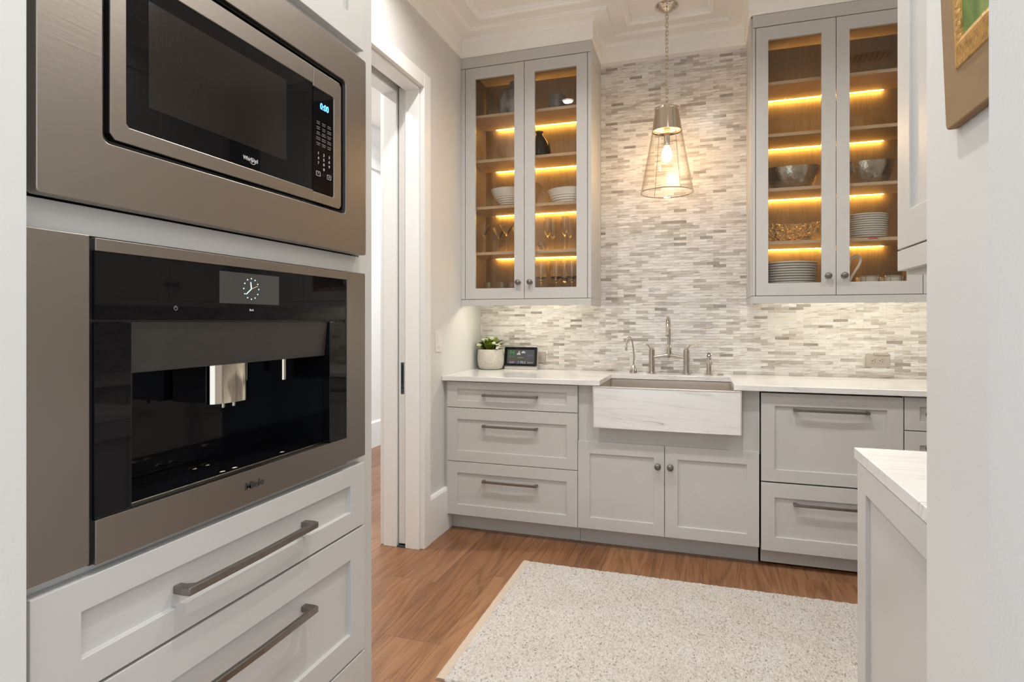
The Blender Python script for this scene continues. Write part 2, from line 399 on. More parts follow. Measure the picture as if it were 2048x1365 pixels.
# cabinet fronts: local frame, outer face at y=0, thickness goes to +y, viewer at -y
def shaker(x0, x1, z0, z1, y=0.0, rail=0.064, t=0.02, rec=0.009, rails=None):
    rl = rails or (rail, rail, rail, rail)      # left right bottom top
    mb = MB()
    o = [(x0, z0), (x1, z0), (x1, z1), (x0, z1)]
    i = [(x0 + rl[0], z0 + rl[2]), (x1 - rl[1], z0 + rl[2]), (x1 - rl[1], z1 - rl[3]), (x0 + rl[0], z1 - rl[3])]
    vs = [(a, y, b) for a, b in o] + [(a, y, b) for a, b in i] + [(a, y + rec, b) for a, b in i] + [(a, y + t, b) for a, b in o]
    fs = []
    for k in range(4):
        j = (k + 1) % 4
        fs += [(k, j, 4 + j, 4 + k), (4 + k, 4 + j, 8 + j, 8 + k), (k, 12 + k, 12 + j, j)]
    fs += [(8, 9, 10, 11), (15, 14, 13, 12)]
    return mb.add(vs, fs)
def glass_frame(x0, x1, z0, z1, ix0, ix1, iz0, iz1, y=0.0, t=0.02):
    return ring_xz(MB(), [(x0, z0), (x1, z0), (x1, z1), (x0, z1)], [(ix0, iz0), (ix1, iz0), (ix1, iz1), (ix0, iz1)], y, y + t)
def pull_mesh(L=0.33):
    h = L / 2; mb = MB()
    out = [(-h, 0), (-h - 0.001, -0.020), (-h + 0.001, -0.034), (0, -0.0365), (h - 0.001, -0.034), (h + 0.001, -0.020), (h, 0),
           (h - 0.015, 0), (h - 0.0155, -0.012), (h - 0.022, -0.0235), (0, -0.0265), (-h + 0.022, -0.0235), (-h + 0.0155, -0.012), (-h + 0.015, 0)]
    mb.prism(out, -0.0065, 0.0065)
    me = mb.mesh('pull'); me.materials.append(M['pewter']); return me
PULL = pull_mesh()
def knob_mesh():
    mb = MB().lathe([(0.0001, 0), (0.0145, 0), (0.0145, -0.003), (0.010, -0.006), (0.0075, -0.012), (0.009, -0.017), (0.0150, -0.021), (0.0172, -0.026), (0.0165, -0.031), (0.0125, -0.035), (0.006, -0.037), (0.0001, -0.0375)], 24, 'y')
    me = mb.mesh('knob'); me.materials.append(M['knob']); return me
KNOB = knob_mesh()
def add_pull(parent, x, z, y=0.009): return link('handle', PULL, None, parent, bevel=0.0018, loc=(x, y, z))
def add_knob(parent, x, z, y=0.0): return link('knob', KNOB, None, parent, loc=(x, y, z))

# ------------------------------------------------------------------ key dimensions (metres)
XW = -1.457; YB = 3.792; YU = 3.447; YD = 3.187; YC = 3.157; XT = -0.796
CZ0, CZ1 = 0.886, 0.914
UZ0, UZ1 = 1.331, 2.895
XR = 2.02; CEIL = 3.045; YN = 1.005; XP = 0.311
YP = 1.692; XPC = 0.367
HX = -3.07

# ------------------------------------------------------------------ setting
fl = struct(B(-3.3, 2.4, -2.6, 6.2, -0.06, -0.016).build('floor', 'dark_gap'))
PW = 0.24
plank_meshes = {}
x = -0.96 - PW * 9
ci = 0
while x < 2.2:
    rs = random.Random(ci * 13 + 5)
    y = -2.5 - rs.random() * 1.8
    if abs(x + 0.96) < 0.01: y = 2.68 - 1.9 * 2
    if abs(x + 1.20) < 0.01: y = 2.05 - 1.9 * 2
    while y < 6.1:
        L = 1.9
        key = round(L, 3)
        if key not in plank_meshes:
            me = B(-PW / 2 + 0.0003, PW / 2 - 0.0003, 0.0003, L - 0.0003, -0.016, 0).mesh('plank'); me.materials.append(M['oak']); plank_meshes[key] = me
        link('plank', plank_meshes[key], None, fl, bevel=0.0005, seg=1, loc=(x + PW / 2, y, 0))
        y += L
    x += PW; ci += 1

struct(B(-3.3, 2.4, 0.30, 6.2, CEIL, CEIL + 0.1).build('ceiling', 'ceil'))

# back wall with its mosaic
wb_ = struct(B(-1.537, 2.2, YB + 0.0016, YB + 0.15, 0, CEIL).build('wall_back', 'grout'))
TP, TR, TW, TH = 0.0771, 0.01753, 0.0755, 0.0161
TILE = None
cells = []
def hidden(xc, zc):
    return zc > 1.362 and (xc < -0.65 or xc > 0.27)
row = 0; z = CZ1 + 0.0006
rt = random.Random(3)
while z + TH < 2.892:
    xs = XW + 0.0145 - TP + (TP / 2 if row % 2 else 0)
    while xs < 1.675:
        a, b_ = max(xs, XW + 0.0008), min(xs + TW, 1.70)
        if z > 1.362:                       # niche between the cabinets
            a, b_ = max(xs, -0.6255), min(xs + TW, 0.2505)
        if b_ - a > 0.006 and not (z > 1.362 and (xs + TW < -0.6255 or xs > 0.2505)):
            cells.append((a, b_, z))
        xs += TP
    z += TR; row += 1
full = [c for c in cells if c[1] - c[0] > TW - 0.0005 and c[0] > 0.22 and c[1] < 1.10]
full += [c for c in cells if c[1] - c[0] > TW - 0.0005 and c[0] <= 0.22 and c[0] > -0.05 and c[2] < 1.36]
full = sorted(full, key=lambda c: -c[0])[:300]
fs_ = set(full)
tile_me = B(0, TW, 0, 0.0030, 0, TH).mesh('tile'); tile_me.materials.append(M['tile'])
for a, b_, zz in full:
    link('tile', tile_me, None, wb_, loc=(a, YB + rt.uniform(-0.0004, 0.0004), zz))
mb = MB(); tones = []
for c in cells:
    if c in fs_: continue
    dy = rt.uniform(-0.0004, 0.0004)
    mb.box(c[0], c[1], YB + dy, YB + 0.0030, c[2], c[2] + TH); t_ = rt.random(); tones += [t_] * 6
tf = mb.build('tile_field', 'tile', wb_); tf['kind'] = 'stuff'
at = tf.data.attributes.new('tone', 'FLOAT', 'FACE'); at.data.foreach_set('value', tones)

# left wall: two leaves with the pocket between them, opening with head
YO0, YO1, ZH = 1.50, 2.874, 2.497
mb = MB()
for xa, xb in ((-1.537, XW), (-1.672, -1.594)):
    mb.box(xa, xb, 0.36, YO0, 0, CEIL); mb.box(xa, xb, YO0, YO1, ZH, CEIL); mb.box(xa, xb, YO1, YB + 0.15, 0, CEIL)
mb.box(-1.594, -1.537, 0.36, YO0, 0, CEIL); mb.box(-1.594, -1.537, YO0, YB + .15, ZH + 0.05, CEIL)
struct(mb.build('wall_left', 'wall'))
# door jambs and casings
mb = MB()
for xa, xb in ((-1.5385, XW + 0.001), (-1.673, -1.5925)):
    mb.box(xa, xb, YO1 - 0.010, YO1, 0, ZH); mb.box(xa, xb, YO0, YO0 + 0.01, 0, ZH); mb.box(xa, xb, YO0 + 0.01, YO1 - 0.010, ZH - 0.010, ZH)
struct(mb.build('trim_1', 'trim', bevel=0.0015))
mb = MB()
for xa, xb in ((XW, -1.430), (-1.699, -1.672)):
    mb.box(xa, xb, YO1 + 0.004, YO1 + 0.082, 0, ZH + 0.082); mb.box(xa, xb, YO0 - 0.09, YO0 - 0.005, 0, ZH + 0.082); mb.box(xa, xb, YO0 - 0.005, YO1 + 0.004, ZH + 0.004, ZH + 0.082)
struct(mb.build('trim_2', 'trim', bevel=0.002))
d1 = struct(B(-1.588, -1.543, 2.884, 3.72, 0.014, ZH + 0.02).build('door_1', 'trim', bevel=0.0015))
lt = B(-1.5755, -1.5555, 2.8822, 2.886, 0.835, 1.008).build('edge_pull', 'latch', d1, bevel=0.001); lt['label'] = 'dark steel edge pull'
MB().lathe([(0.0001, 0), (0.0055, 0), (0.0055, -0.001), (0.0001, -0.001)], 16, 'y', (-1.5655, 2.8822, 0.868)).build('bolt_hole', 'dark_gap', lt)
B(-1.5695, -1.5615, 2.8812, 2.8826, 0.885, 0.995).build('pull_slot', 'black', lt)
struct(B(-1.588, -1.543, YO1 - .012, YO1 + 0.01, 0.0, 0.008).build('trim_3', 'latch'))        # floor guide of the pocket door
# baseboard on left wall, with its sloping top
poly = [(XW, 0), (-1.434, 0), (-1.434, 0.238), (-1.440, 0.250), (XW, 0.253)]
struct(MB().prism(poly, 2.957, YD + 0.09, 'xz').build('baseboard_left', 'trim', bevel=0.001))
# hall beyond the opening
struct(B(HX - 0.15, HX, 0.30, 6.2, 0, CEIL).build('wall_hall', 'trim'))
struct(B(HX, -1.672, 6.05, 6.2, 0, CEIL).build('wall_hall_end', 'trim'))
struct(MB().prism([(HX, 0), (HX + 0.02, 0), (HX + 0.02, 0.24), (HX, 0.255)], 0.3, 6.05, 'xz').build('baseboard_hall', 'trim'))
hc = MB().prism([(HX, 2.72), (HX + 0.03, 2.72), (HX + 0.05, 2.80), (HX + 0.11, 2.86), (HX + 0.11, 2.90), (HX + 0.16, 2.95), (HX + 0.16, CEIL), (HX, CEIL)], 0.3, 6.05, 'xz')
struct(hc.build('trim_4', 'trim'))
# right wall, partition with the picture, doorway wall
struct(B(XR, XR + 0.15, 0.36, YB + 0.0016, 0, CEIL).build('wall_right', 'wall'))
struct(B(XP, XR, 0.50, YN, 0, CEIL).build('wall_partition', 'wall', bevel=0.004))
mb = MB(); mb.box(-3.0, -0.784, 0.36, 0.500, 0, CEIL); mb.box(0.193, XR + .15, 0.36, 0.500, 0, CEIL); mb.box(-0.784, 0.193, 0.36, 0.500, 2.55, CEIL)
struct(mb.build('wall_front', 'wall'))
# crown and ceiling mouldings following the room outline
def off_poly(poly, o):
    n = len(poly); res = []
    for i in range(n):
        p0, p1, p2 = Vector(poly[i - 1]), Vector(poly[i]), Vector(poly[(i + 1) % n])
        d0 = (p1 - p0).normalized(); d1_ = (p2 - p1).normalized()
        n0 = Vector((d0.y, -d0.x)); n1 = Vector((d1_.y, -d1_.x))
        res.append(p1 + (n0 + n1) * o)
    return res
outline = [(-0.816, 0.50), (-0.816, 1.338), (XW, 1.338), (XW, YU), (-0.626, YU), (-0.626, YB), (0.251, YB), (0.251, YU), (1.675, YU), (1.675, 1.407), (XP, 1.407), (XP, 0.50)]
prof = [(-0.004, UZ1 + 0.001), (0.007, UZ1 + 0.001), (0.007, UZ1 + 0.006), (0.012, UZ1 + 0.010), (0.012, 2.992), (0.018, 3.001), (0.034, 3.007), (0.102, 3.010), (0.107, 3.014), (0.107, 3.022), (0.112, 3.026),
        (0.186, 3.027), (0.186, 3.020), (0.192, 3.016), (0.204, 3.018), (0.210, 3.026), (0.221, 3.030), (0.223, CEIL + 0.001)]
mb = MB(); n = len(outline); vs_ = []; fs2 = []
for o_, zz in prof: vs_ += [(p.x, p.y, zz) for p in off_poly(outline, o_)]
for k in range(len(prof) - 1):
    for i in range(n):
        j = (i + 1) % n
        fs2.append((k * n + i, k * n + j, (k + 1) * n + j, (k + 1) * n + i))
mb.add(vs_, fs2)
struct(mb.build('trim_5', 'ceil'))

# ------------------------------------------------------------------ tall oven cabinet (faces +X; local x = world Y)
tw = thing('tall_cabinet', 'tall grey shaker cabinet housing the microwave and coffee machine', 'cabinet', (XT, 0, 0), PI / 2)
D = XT - XW - 0.002
B(1.318, 1.338, 0.02, D, 0.0, UZ1).build('side_panel', 'paint', tw, bevel=0.001)
B(0.502, 0.520, 0.02, D, 0.0, UZ1).build('side_panel', 'paint', tw)
B(0.520, 1.318, D - 0.02, D, 0.0, UZ1).build('back_panel', 'paint', tw)
mb = MB(); mb.box(1.2775, 1.318, 0.02, 0.04, 0.1, UZ1); mb.box(0.520, 1.2775, 0.02, 0.04, 1.355, 1.395); mb.box(0.520, 1.2775, 0.02, 0.04, 1.86, 1.93); mb.box(0.520, 1.2775, 0.02, 0.04, 0.868, 0.898)
mb.build('face_frame', 'paint', tw)
for za, zb2 in ((1.36, 1.385), (0.875, 0.895), (1.90, 1.92)): B(0.52, 1.318, 0.045, D - 0.02, za, zb2).build('inner_deck', 'paint', tw)
B(0.502, 1.338, 0.09, 0.11, 0.0, 0.1).build('toe_kick', 'paint', tw)
for z0, z1, hz in ((0.7355, 0.887, 0.806), (0.4265, 0.7305, 0.628), (0.105, 0.4215, 0.33)):
    dr = shaker(0.512, 1.2735, z0, z1, rails=(0.064, 0.0605, 0.044 if z1 - z0 < .2 else 0.062, 0.044 if z1 - z0 < .2 else 0.064)).build('drawer', 'paint', tw, bevel=0.0012)
    add_pull(dr, 0.892, hz)
dr = shaker(0.512, 1.2705, 1.902, 2.86, rails=(0.066, 0.067, 0.066, 0.066)).build('door', 'paint', tw, bevel=0.0012)
add_knob(dr, 0.545, 1.96)

# microwave (own thing) in the same local frame
mw = thing('microwave', 'built-in stainless microwave with black glass door and wide trim frame', 'microwave', (XT, 0, 1.40), PI / 2)
ym = -0.006; Zm = -1.40
def mz(z): return z + Zm
mb = MB(); ring_xz(mb, rrect(0.515, 1.2695, mz(1.397), mz(1.875), 0.006), rrect(0.6006, 1.184, mz(1.484), mz(1.794), 0.012), ym, ym + 0.02)
tr = mb.build('trim_frame', 'steel', mw, bevel=0.0015)
mb = MB(); ring_xz(mb, rrect(0.600, 1.1845, mz(1.4835), mz(1.7945), 0.012), rrect(0.606, 1.1785, mz(1.4895), mz(1.7885), 0.010), ym + 0.006, ym + 0.05)
mb.build('trim_collar', 'black_gloss', mw)
B(0.607, 1.177, 0.022, 0.40, mz(1.491), mz(1.787)).build('oven_body', 'black', mw)
# door with steel surround, black glass and mesh window
mb = MB()
xs0, xs1, zs0, zs1 = 0.6125, 1.0652, mz(1.4925), mz(1.7805)
outer = [(xs1, zs1), (xs0, zs1), (xs0, zs0), (xs1, zs0)]; 
mb = MB(); mb.prism([(0.6125, zs0 + .008), (0.6205, zs0), (1.0652, zs0), (1.0652, mz(1.5165)), (0.642, mz(1.5165)), (0.6375, mz(1.521)), (0.6375, mz(1.7405)), (0.642, mz(1.745)), (1.0652, mz(1.745)), (1.0652, zs1), (0.6205, zs1), (0.6125, zs1 - .008)], -0.004, 0.022, 'xz')
dm = mb.build('door', 'steel', mw, bevel=0.0012)
gl = B(0.6365, 1.0645, -0.0022, 0.012, mz(1.5155), mz(1.746)).build('door_glass', 'black_glass', mw)
B(0.674, 0.982, -0.0028, -0.002, mz(1.557), mz(1.718)).build('mesh_window', 'mesh', gl)
text('logo', 'Whirlpool', 0.0108, 'white_print', gl, (0.884, -0.0028, mz(1.5335)), sx=0.82)
me = MB().tube([(0.0075 * math.cos(a), 0, 0.0055 * math.sin(a) - 0.001) for a in [math.radians(t) for t in range(-150, 131, 20)]], 0.0005, 5).mesh('logo_ring')
link('logo_ring', me, 'white_print', gl, loc=(0.889, -0.003, mz(1.5325)))
mb = MB(); mb.prism([(1.0664, zs0), (1.160, zs0), (1.168, zs0 + .008), (1.168, zs1 - .008), (1.160, zs1), (1.0664, zs1), (1.0664, mz(1.740)), (1.136, mz(1.740)), (1.140, mz(1.736)), (1.140, mz(1.518)), (1.136, mz(1.514)), (1.0664, mz(1.514))], -0.004, 0.022, 'xz')
mb.build('panel_surround', 'steel', mw, bevel=0.0012)
cp = B(1.0674, 1.1405, -0.0022, 0.012, mz(1.5135), mz(1.7405)).build('control_panel', 'black_glass', mw)
text('clock_digits', '0:00', 0.0200, 'blue_led', cp, (1.1065, -0.0030, mz(1.7045)), sx=0.90)
for i, ch in enumerate('123456789'):
    text('key_digit', ch, 0.0085, 'white_print', cp, (1.085 + 0.0195 * (i % 3), -0.0028, mz(1.600) - 0.0105 * (i // 3)))
text('key_digit', '0', 0.0085, 'white_print', cp, (1.1045, -0.0028, mz(1.600) - 0.0315))
rk = random.Random(4)
for c_ in range(3):
    mb = MB()
    for r_ in range(5):
        for k in range(2):
            w_ = rk.uniform(0.005, 0.0075)
            mb.box(1.085 + 0.0195 * c_ - w_, 1.085 + 0.0195 * c_ + w_, -0.0027, -0.002, mz(1.668) - 0.0115 * r_ - 0.0040 * k, mz(1.668) - 0.0115 * r_ - 0.0040 * k + 0.0014)
    mb.build('key_legend', 'grey_print', cp)
for x_, s_ in ((1.085, '>'), (1.124, 'x')):
    mb = MB(); ring_xz(mb, rrect(x_ - 0.007, x_ + 0.007, mz(1.551), mz(1.561), 0.001, 2), rrect(x_ - 0.0063, x_ + 0.0063, mz(1.5517), mz(1.5603), 0.001, 2), -0.0027, -0.002)
    k_ = mb.build('key_frame', 'white_print', cp); text('key_sign', s_, 0.007, 'white_print', k_, (x_, -0.0028, mz(1.5565)))

# coffee machine
cm = thing('coffee_machine', 'built-in coffee machine with black glass front and steel side panels', 'coffee machine', (XT, 0, 0.90), PI / 2)
Zc = -0.90
def czz(z): return z + Zc
B(0.503, 0.5865, 0, 0.0185, czz(0.903), czz(1.353)).build('side_filler', 'steel', cm, bevel=0.001)
B(1.1975, 1.2755, 0, 0.0185, czz(0.903), czz(1.353)).build('side_filler', 'steel', cm, bevel=0.001)
B(0.5925, 1.1925, -0.003, 0.02, czz(1.3325), czz(1.3505)).build('top_strip', 'steel', cm, bevel=0.001)
B(0.5925, 1.1925, -0.001, 0.02, czz(1.2385), czz(1.3320)).build('control_glass', 'black_glass', cm)
B(0.5925, 1.1925, -0.003, 0.02, czz(0.900), czz(0.9615)).build('bottom_strip', 'steel', cm, bevel=0.001)
B(0.5925, 0.648, -0.001, 0.02, czz(0.9625), czz(1.2335)).build('glass_pillar', 'black_glass', cm, bevel=0.0008)
B(1.129, 1.1925, -0.001, 0.02, czz(0.9625), czz(1.2335)).build('glass_pillar', 'black_glass', cm, bevel=0.0008)
mb = MB(); mb.box(0.5885, 0.5925, 0.004, 0.03, czz(0.900), czz(1.350)); mb.box(1.1925, 1.1960, 0.004, 0.03, czz(0.900), czz(1.350)); mb.box(0.5925, 1.1925, 0.006, 0.03, czz(1.234), czz(1.238))
mb.build('shadow_gap', 'black', cm)
mb = MB()   # cavity: left, right, back, floor, top
mb.box(0.640, 0.648, 0.02, 0.16, czz(0.955), czz(1.234)); mb.box(1.129, 1.137, 0.02, 0.16, czz(0.955), czz(1.234)); mb.box(0.648, 1.129, 0.15, 0.16, czz(0.955), czz(1.234)); mb.box(0.648, 1.129, 0.02, 0.15, czz(0.950), czz(0.956))
mb.build('cavity', 'black_gloss', cm)
mb = MB(); mb.prism([(0.004, czz(1.234)), (0.012, czz(1.158)), (0.03, czz(1.158)), (0.15, czz(1.158)), (0.15, czz(1.234))], 0.649, 1.128, 'yz')
hd = mb.build('hood', 'hood', cm, bevel=0.001)
sp = MB().prism([(0.845, 0.140), (0.845, 0.062), (0.851, 0.053), (0.870, 0.044), (0.893, 0.041), (0.916, 0.044), (0.935, 0.053), (0.941, 0.062), (0.941, 0.140)], czz(1.086), czz(1.158)).build('spout_block', 'black', cm, bevel=0.0008)
arc = [(0.893 + 0.0485 * math.sin(a), 0.0590 - 0.0210 * math.cos(a)) for a in [math.radians(t) for t in range(-85, 86, 5)]]
pl = arc + [(x_, y_ + 0.003) for x_, y_ in arc[::-1]]
mbp = MB().prism(pl, czz(1.084), czz(1.158)); mbp.smooth = True; mbp.build('spout_plate', 'chrome', sp)
for x_ in (0.880, 0.906):
    MB().lathe([(0.0001, 0), (0.004, 0), (0.0045, 0.012), (0.0001, 0.012)], 12, 'z', (x_, 0.058, czz(1.074))).build('spout_nozzle', 'nickel', sp)
MB().lathe([(0.0001, 0), (0.006, 0), (0.006, 0.05), (0.0001, 0.05)], 16, 'z', (1.036, 0.049, czz(1.112))).build('hot_water_tube', 'chrome', cm)
for i in range(11):
    yy = 0.026 + i * 0.0110
    B(0.650, 1.127, yy, yy + 0.006, czz(0.956), czz(0.9605)).build('tray_slat', 'black_gloss', cm)
B(0.648, 1.129, 0.0205, 0.0225, czz(0.956), czz(0.9625)).build('tray_edge', 'nickel', cm)
for x_, y_ in ((0.862, 0.045), (0.892, 0.045), (0.862, 0.11), (0.892, 0.11), (1.03, 0.05)):
    MB().ball((x_, y_, czz(0.9603)), 0.009, 14, 8, (1, 1, 0.35)).build('tray_stud', 'chrome', cm)
dp = B(0.812, 0.962, -0.0014, -0.0008, czz(1.267), czz(1.323)).build('display', 'display', cm)
cxk, czk, rk_ = 0.887, czz(1.2950), 0.0190
for i in range(12):
    a = PI / 6 * i
    MB().lathe([(0.0001, -0.0002), (0.0011, -0.0002), (0.0011, -0.0006), (0.0001, -0.0006)], 8, 'y', (cxk + rk_ * math.sin(a), -0.0014, czk + rk_ * math.cos(a))).build('hour_mark', 'clock_led', dp)
def hand(name, ang, L, w, mat):
    me = B(-w / 2, w / 2, -0.0006, -0.0002, 0, L).mesh(name); o = link(name, me, mat, dp, loc=(cxk, -0.0016, czk)); o.rotation_euler = (0, ang, 0); return o
hand('hour_hand', math.radians(-8), 0.0125, 0.0016, 'clock_led'); hand('minute_hand', math.radians(232), 0.0165, 0.0013, 'clock_led'); hand('second_hand', math.radians(70), 0.0175, 0.0006, 'clock_gold')
text('caption', 'Back', 0.0055, 'white_print', cm, (0.888, -0.0014, czz(1.2560)))
mb = MB().tube([(0.0032 * math.cos(a), 0, 0.0032 * math.sin(a)) for a in [math.radians(t) for t in range(110, 431, 20)]], 0.0006, 5); mb.box(-0.0005, 0.0005, -0.0006, 0.0004, 0, 0.0042)
link('power_symbol', mb.mesh('power_symbol'), 'grey_print', cm, loc=(0.723, -0.0016, czz(1.2560)))
text('logo', 'Miele', 0.0185, 'dark_print', cm, (0.894, -0.0034, czz(0.9325)), bold=0.00025, sx=1.22)

# ------------------------------------------------------------------ base cabinets on the back wall (face -Y)
def body_box(t, x0, x1, y0, y1, z0=0.099, z1=CZ0): return B(x0, x1, y0, y1, z0, z1).build('body', 'paint', t)
YBF = YD + 0.020
# drawer unit
bc = thing('base_cabinet', 'grey three-drawer base cabinet against the left wall', 'cabinet', (-1.05, YD, 0))
ox = 1.05; oy = -YD
def bx(t, name, x0, x1, y0, y1, z0, z1, o, mat='paint', bev=0.0):
    return B(x0 - o[0], x1 - o[0], y0 - o[1], y1 - o[1], z0 - o[2], z1 - o[2]).build(name, mat, t, bevel=bev)
o = (-1.05, YD, 0)
bx(bc, 'body', XW + 0.001, -0.655, YBF, YB - 0.01, 0.099, CZ0 - 0.002, o)
bx(bc, 'toe_kick', -1.432, -0.655, YD + 0.077, YD + 0.095, 0, 0.099, o)
for z0, z1, r, hz in ((0.7295, 0.8795, (0.066, 0.062, 0.040, 0.043), 0.806), (0.4135, 0.7255, (0.066, 0.062, 0.062, 0.066), 0.627), (0.098, 0.4100, (0.066, 0.062, 0.062, 0.065), 0.308)):
    d_ = shaker(-1.436 - o[0], -0.6545 - o[0], z0, z1, rails=r).build('drawer', 'paint', bc, bevel=0.0012)
    add_pull(d_, -1.046 - o[0], hz)
# sink cabinet
sc = thing('sink_cabinet', 'grey two-door cabinet under the white stone sink', 'cabinet', (-0.19, YD, 0)); o = (-0.19, YD, 0)
bx(sc, 'side_panel', -0.653, -0.635, YBF + 0.019, YB - 0.01, 0.099, CZ0 - 0.002, o); bx(sc, 'side_panel', 0.255, 0.2735, YBF + 0.019, YB - 0.01, 0.099, CZ0 - 0.002, o)
bx(sc, 'bottom_panel', -0.635, 0.255, YBF + 0.019, YB - 0.01, 0.099, 0.118, o)
fr_ = MB(); 
for (a, b_, c_, d_) in ((-0.653, -0.5637, 0.56, CZ0 - 0.002), (0.1877, 0.2735, 0.56, CZ0 - 0.002), (-0.5637, 0.1877, 0.56, 0.6615)): fr_.box(a - o[0], b_ - o[0], 0.020, 0.039, c_, d_)
fr_.build('face_frame', 'paint', sc)
bx(sc, 'toe_kick', -0.653, 0.272, YD + 0.077, YD + 0.095, 0, 0.099, o)
dl = shaker(-0.652 - o[0], -0.1915 - o[0], 0.099, 0.577, rails=(0.066, 0.054, 0.064, 0.066)).build('door', 'paint', sc, bevel=0.0012); add_knob(dl, -0.224 - o[0], 0.470)
dl = shaker(-0.1885 - o[0], 0.2705 - o[0], 0.099, 0.577, rails=(0.065, 0.058, 0.061, 0.067)).build('door', 'paint', sc, bevel=0.0012); add_knob(dl, -0.160 - o[0], 0.470)
# panelled drawer appliance
ap = thing('drawer_appliance', 'panelled two-drawer undercounter appliance right of the sink', 'appliance', (0.588, YD, 0)); o = (0.588, YD, 0)
bx(ap, 'body', 0.2785, 0.8965, YBF + 0.004, YB - 0.01, 0.085, CZ0 - 0.008, o, 'black')
bx(ap, 'toe_kick', 0.282, 0.895, YD + 0.055, YD + 0.075, 0.012, 0.085, o)
d_ = shaker(0.2795 - o[0], 0.8965 - o[0], 0.4345, 0.8755, rails=(0.0635, 0.0655, 0.061, 0.064)).build('drawer', 'paint', ap, bevel=0.0012); add_pull(d_, 0.591 - o[0], 0.797)
d_ = shaker(0.2795 - o[0], 0.8965 - o[0], 0.0885, 0.4275, rails=(0.0635, 0.0655, 0.070, 0.072)).build('drawer', 'paint', ap, bevel=0.0012); add_pull(d_, 0.591 - o[0], 0.331)
# corner drawer cabinet
cc = thing('base_cabinet', 'grey drawer cabinet right of the panelled appliance, mostly hidden by the white wall', 'cabinet', (1.16, YD, 0)); o = (1.16, YD, 0)
bx(cc, 'body', 0.899, 1.995, YBF, YB - 0.01, 0.099, CZ0 - 0.002, o); bx(cc, 'toe_kick', 0.899, 1.50, YD + 0.077, YD + 0.095, 0, 0.099, o)
for z0, z1, hz in ((0.724, 0.8765, 0.80), (0.414, 0.7195, 0.64), (0.099, 0.4105, 0.32)):
    d_ = shaker(0.9015 - o[0], 1.405 - o[0], z0, z1, rails=(0.062, 0.062, 0.042 if z1 - z0 < .2 else .062, 0.042 if z1 - z0 < .2 else .064)).build('drawer', 'paint', cc, bevel=0.0012); add_pull(d_, 1.153 - o[0], hz)

# right-hand run (seen in reflections, faces -X)
XRF = 1.43
rb = thing('base_cabinet', 'grey base cabinet run along the right wall with doors and drawers', 'cabinet', (XRF, 2.4, 0), -PI / 2)
B(-0.73, 0.66, 0.02, XR - XRF - 0.002, 0.099, CZ0 - 0.002).build('body', 'paint', rb); B(-0.73, 0.66, 0.077, 0.095, 0, 0.099).build('toe_kick', 'paint', rb)
for i in range(2):
    x0 = -0.72 + i * 0.685
    d_ = shaker(x0, x0 + 0.68, 0.7295, 0.8795, rails=(0.062, 0.062, 0.042, 0.042)).build('drawer', 'paint', rb, bevel=0.0012); add_pull(d_, x0 + 0.34, 0.806)
    for k in range(2):
        d_ = shaker(x0 + k * 0.341, x0 + k * 0.341 + 0.338, 0.099, 0.7255).build('door', 'paint', rb, bevel=0.0012); add_knob(d_, x0 + 0.34 + (0.03 if k else -0.03), 0.66)
ru = thing('wall_cabinet', 'grey wall cabinet run along the right wall', 'cabinet', (XR - 0.345, 2.4, UZ0), -PI / 2)
B(-1.03, 0.97, 0.02, 0.343, 0.0, UZ1 - UZ0).build('body', 'paint', ru)
B(-1.03, 0.97, 0.0, 0.02, 0.0, 0.038).build('light_rail', 'paint', ru); B(-1.03, 0.97, 0.0, 0.02, 1.498, 1.564).build('top_rail', 'paint', ru)
for k in range(4):
    x0 = -1.02 + k * 0.495
    d_ = shaker(x0, x0 + 0.492, 0.0405, 1.4955).build('door', 'paint', ru, bevel=0.0012); add_knob(d_, x0 + (0.46 if k % 2 == 0 else 0.03), 0.14)
# backsplash on the right wall (mirrored in the black glass only)
mb = MB(); tones = []; row = 0; z = CZ1 + .001
rt2 = random.Random(9)
while z + TH < UZ0:
    y = 1.06 + (TP / 2 if row % 2 else 0)
    while y < 3.70:
        mb.box(XR - 0.0022, XR + 0.002 - rt2.uniform(0, .0004), y, y + TW, z, z + TH); tones += [rt2.random()] * 6; y += TP
    z += TR; row += 1
tf2 = mb.build('tile_field', 'tile', bpy.data.objects['wall_right']); tf2['kind'] = 'stuff'
at = tf2.data.attributes.new('tone', 'FLOAT', 'FACE'); at.data.foreach_set('value', tones)

# near run: base end panel, worktop, wall cabinet (face +Y)
nb = thing('base_cabinet', 'grey shaker end panel base cabinet in the right foreground under the pale stone top', 'cabinet', (1.2, YP - 0.03, 0), PI)
B(-0.20, 0.812, 0.02, YP - 0.03 - YN - 0.002, 0.099, CZ0 - 0.002).build('body', 'paint', nb)
B(-0.20, 0.812, 0.08, 0.10, 0, 0.099).build('toe_kick', 'paint', nb)
sh = shaker(0.0, YP - 0.03 - YN - 0.003, 0.0, CZ0 - 0.002, rails=(0.075, 0.075, 0.10, 0.062), rec=0.010)
link('end_panel', sh.mesh('end_panel'), 'paint', nb, bevel=0.0012, loc=(0.832, 0.0, 0), rot=(0, 0, PI / 2))
for k in range(2):
    d_ = shaker(-0.19 + k * 0.49, -0.19 + k * 0.49 + 0.487, 0.099, 0.8795).build('door', 'paint', nb, bevel=0.0012); add_knob(d_, 0.30 + (0.03 if k else -0.03), 0.82)
nc = B(XPC, XR - 0.003, YN + 0.001, YP, CZ0, CZ1).build('worktop', 'stone', bevel=0.0015)
tag(nc, 'pale stone worktop on the near counter at right foreground', 'worktop')
nu = thing('wall_cabinet', 'grey wall cabinet end panel in the right foreground beside the white wall', 'cabinet', (1.2, 1.407, UZ0), PI)
B(-0.47, 0.797, 0.02, 1.407 - YN - 0.002, 0.0, UZ1 - UZ0).build('body', 'paint', nu)
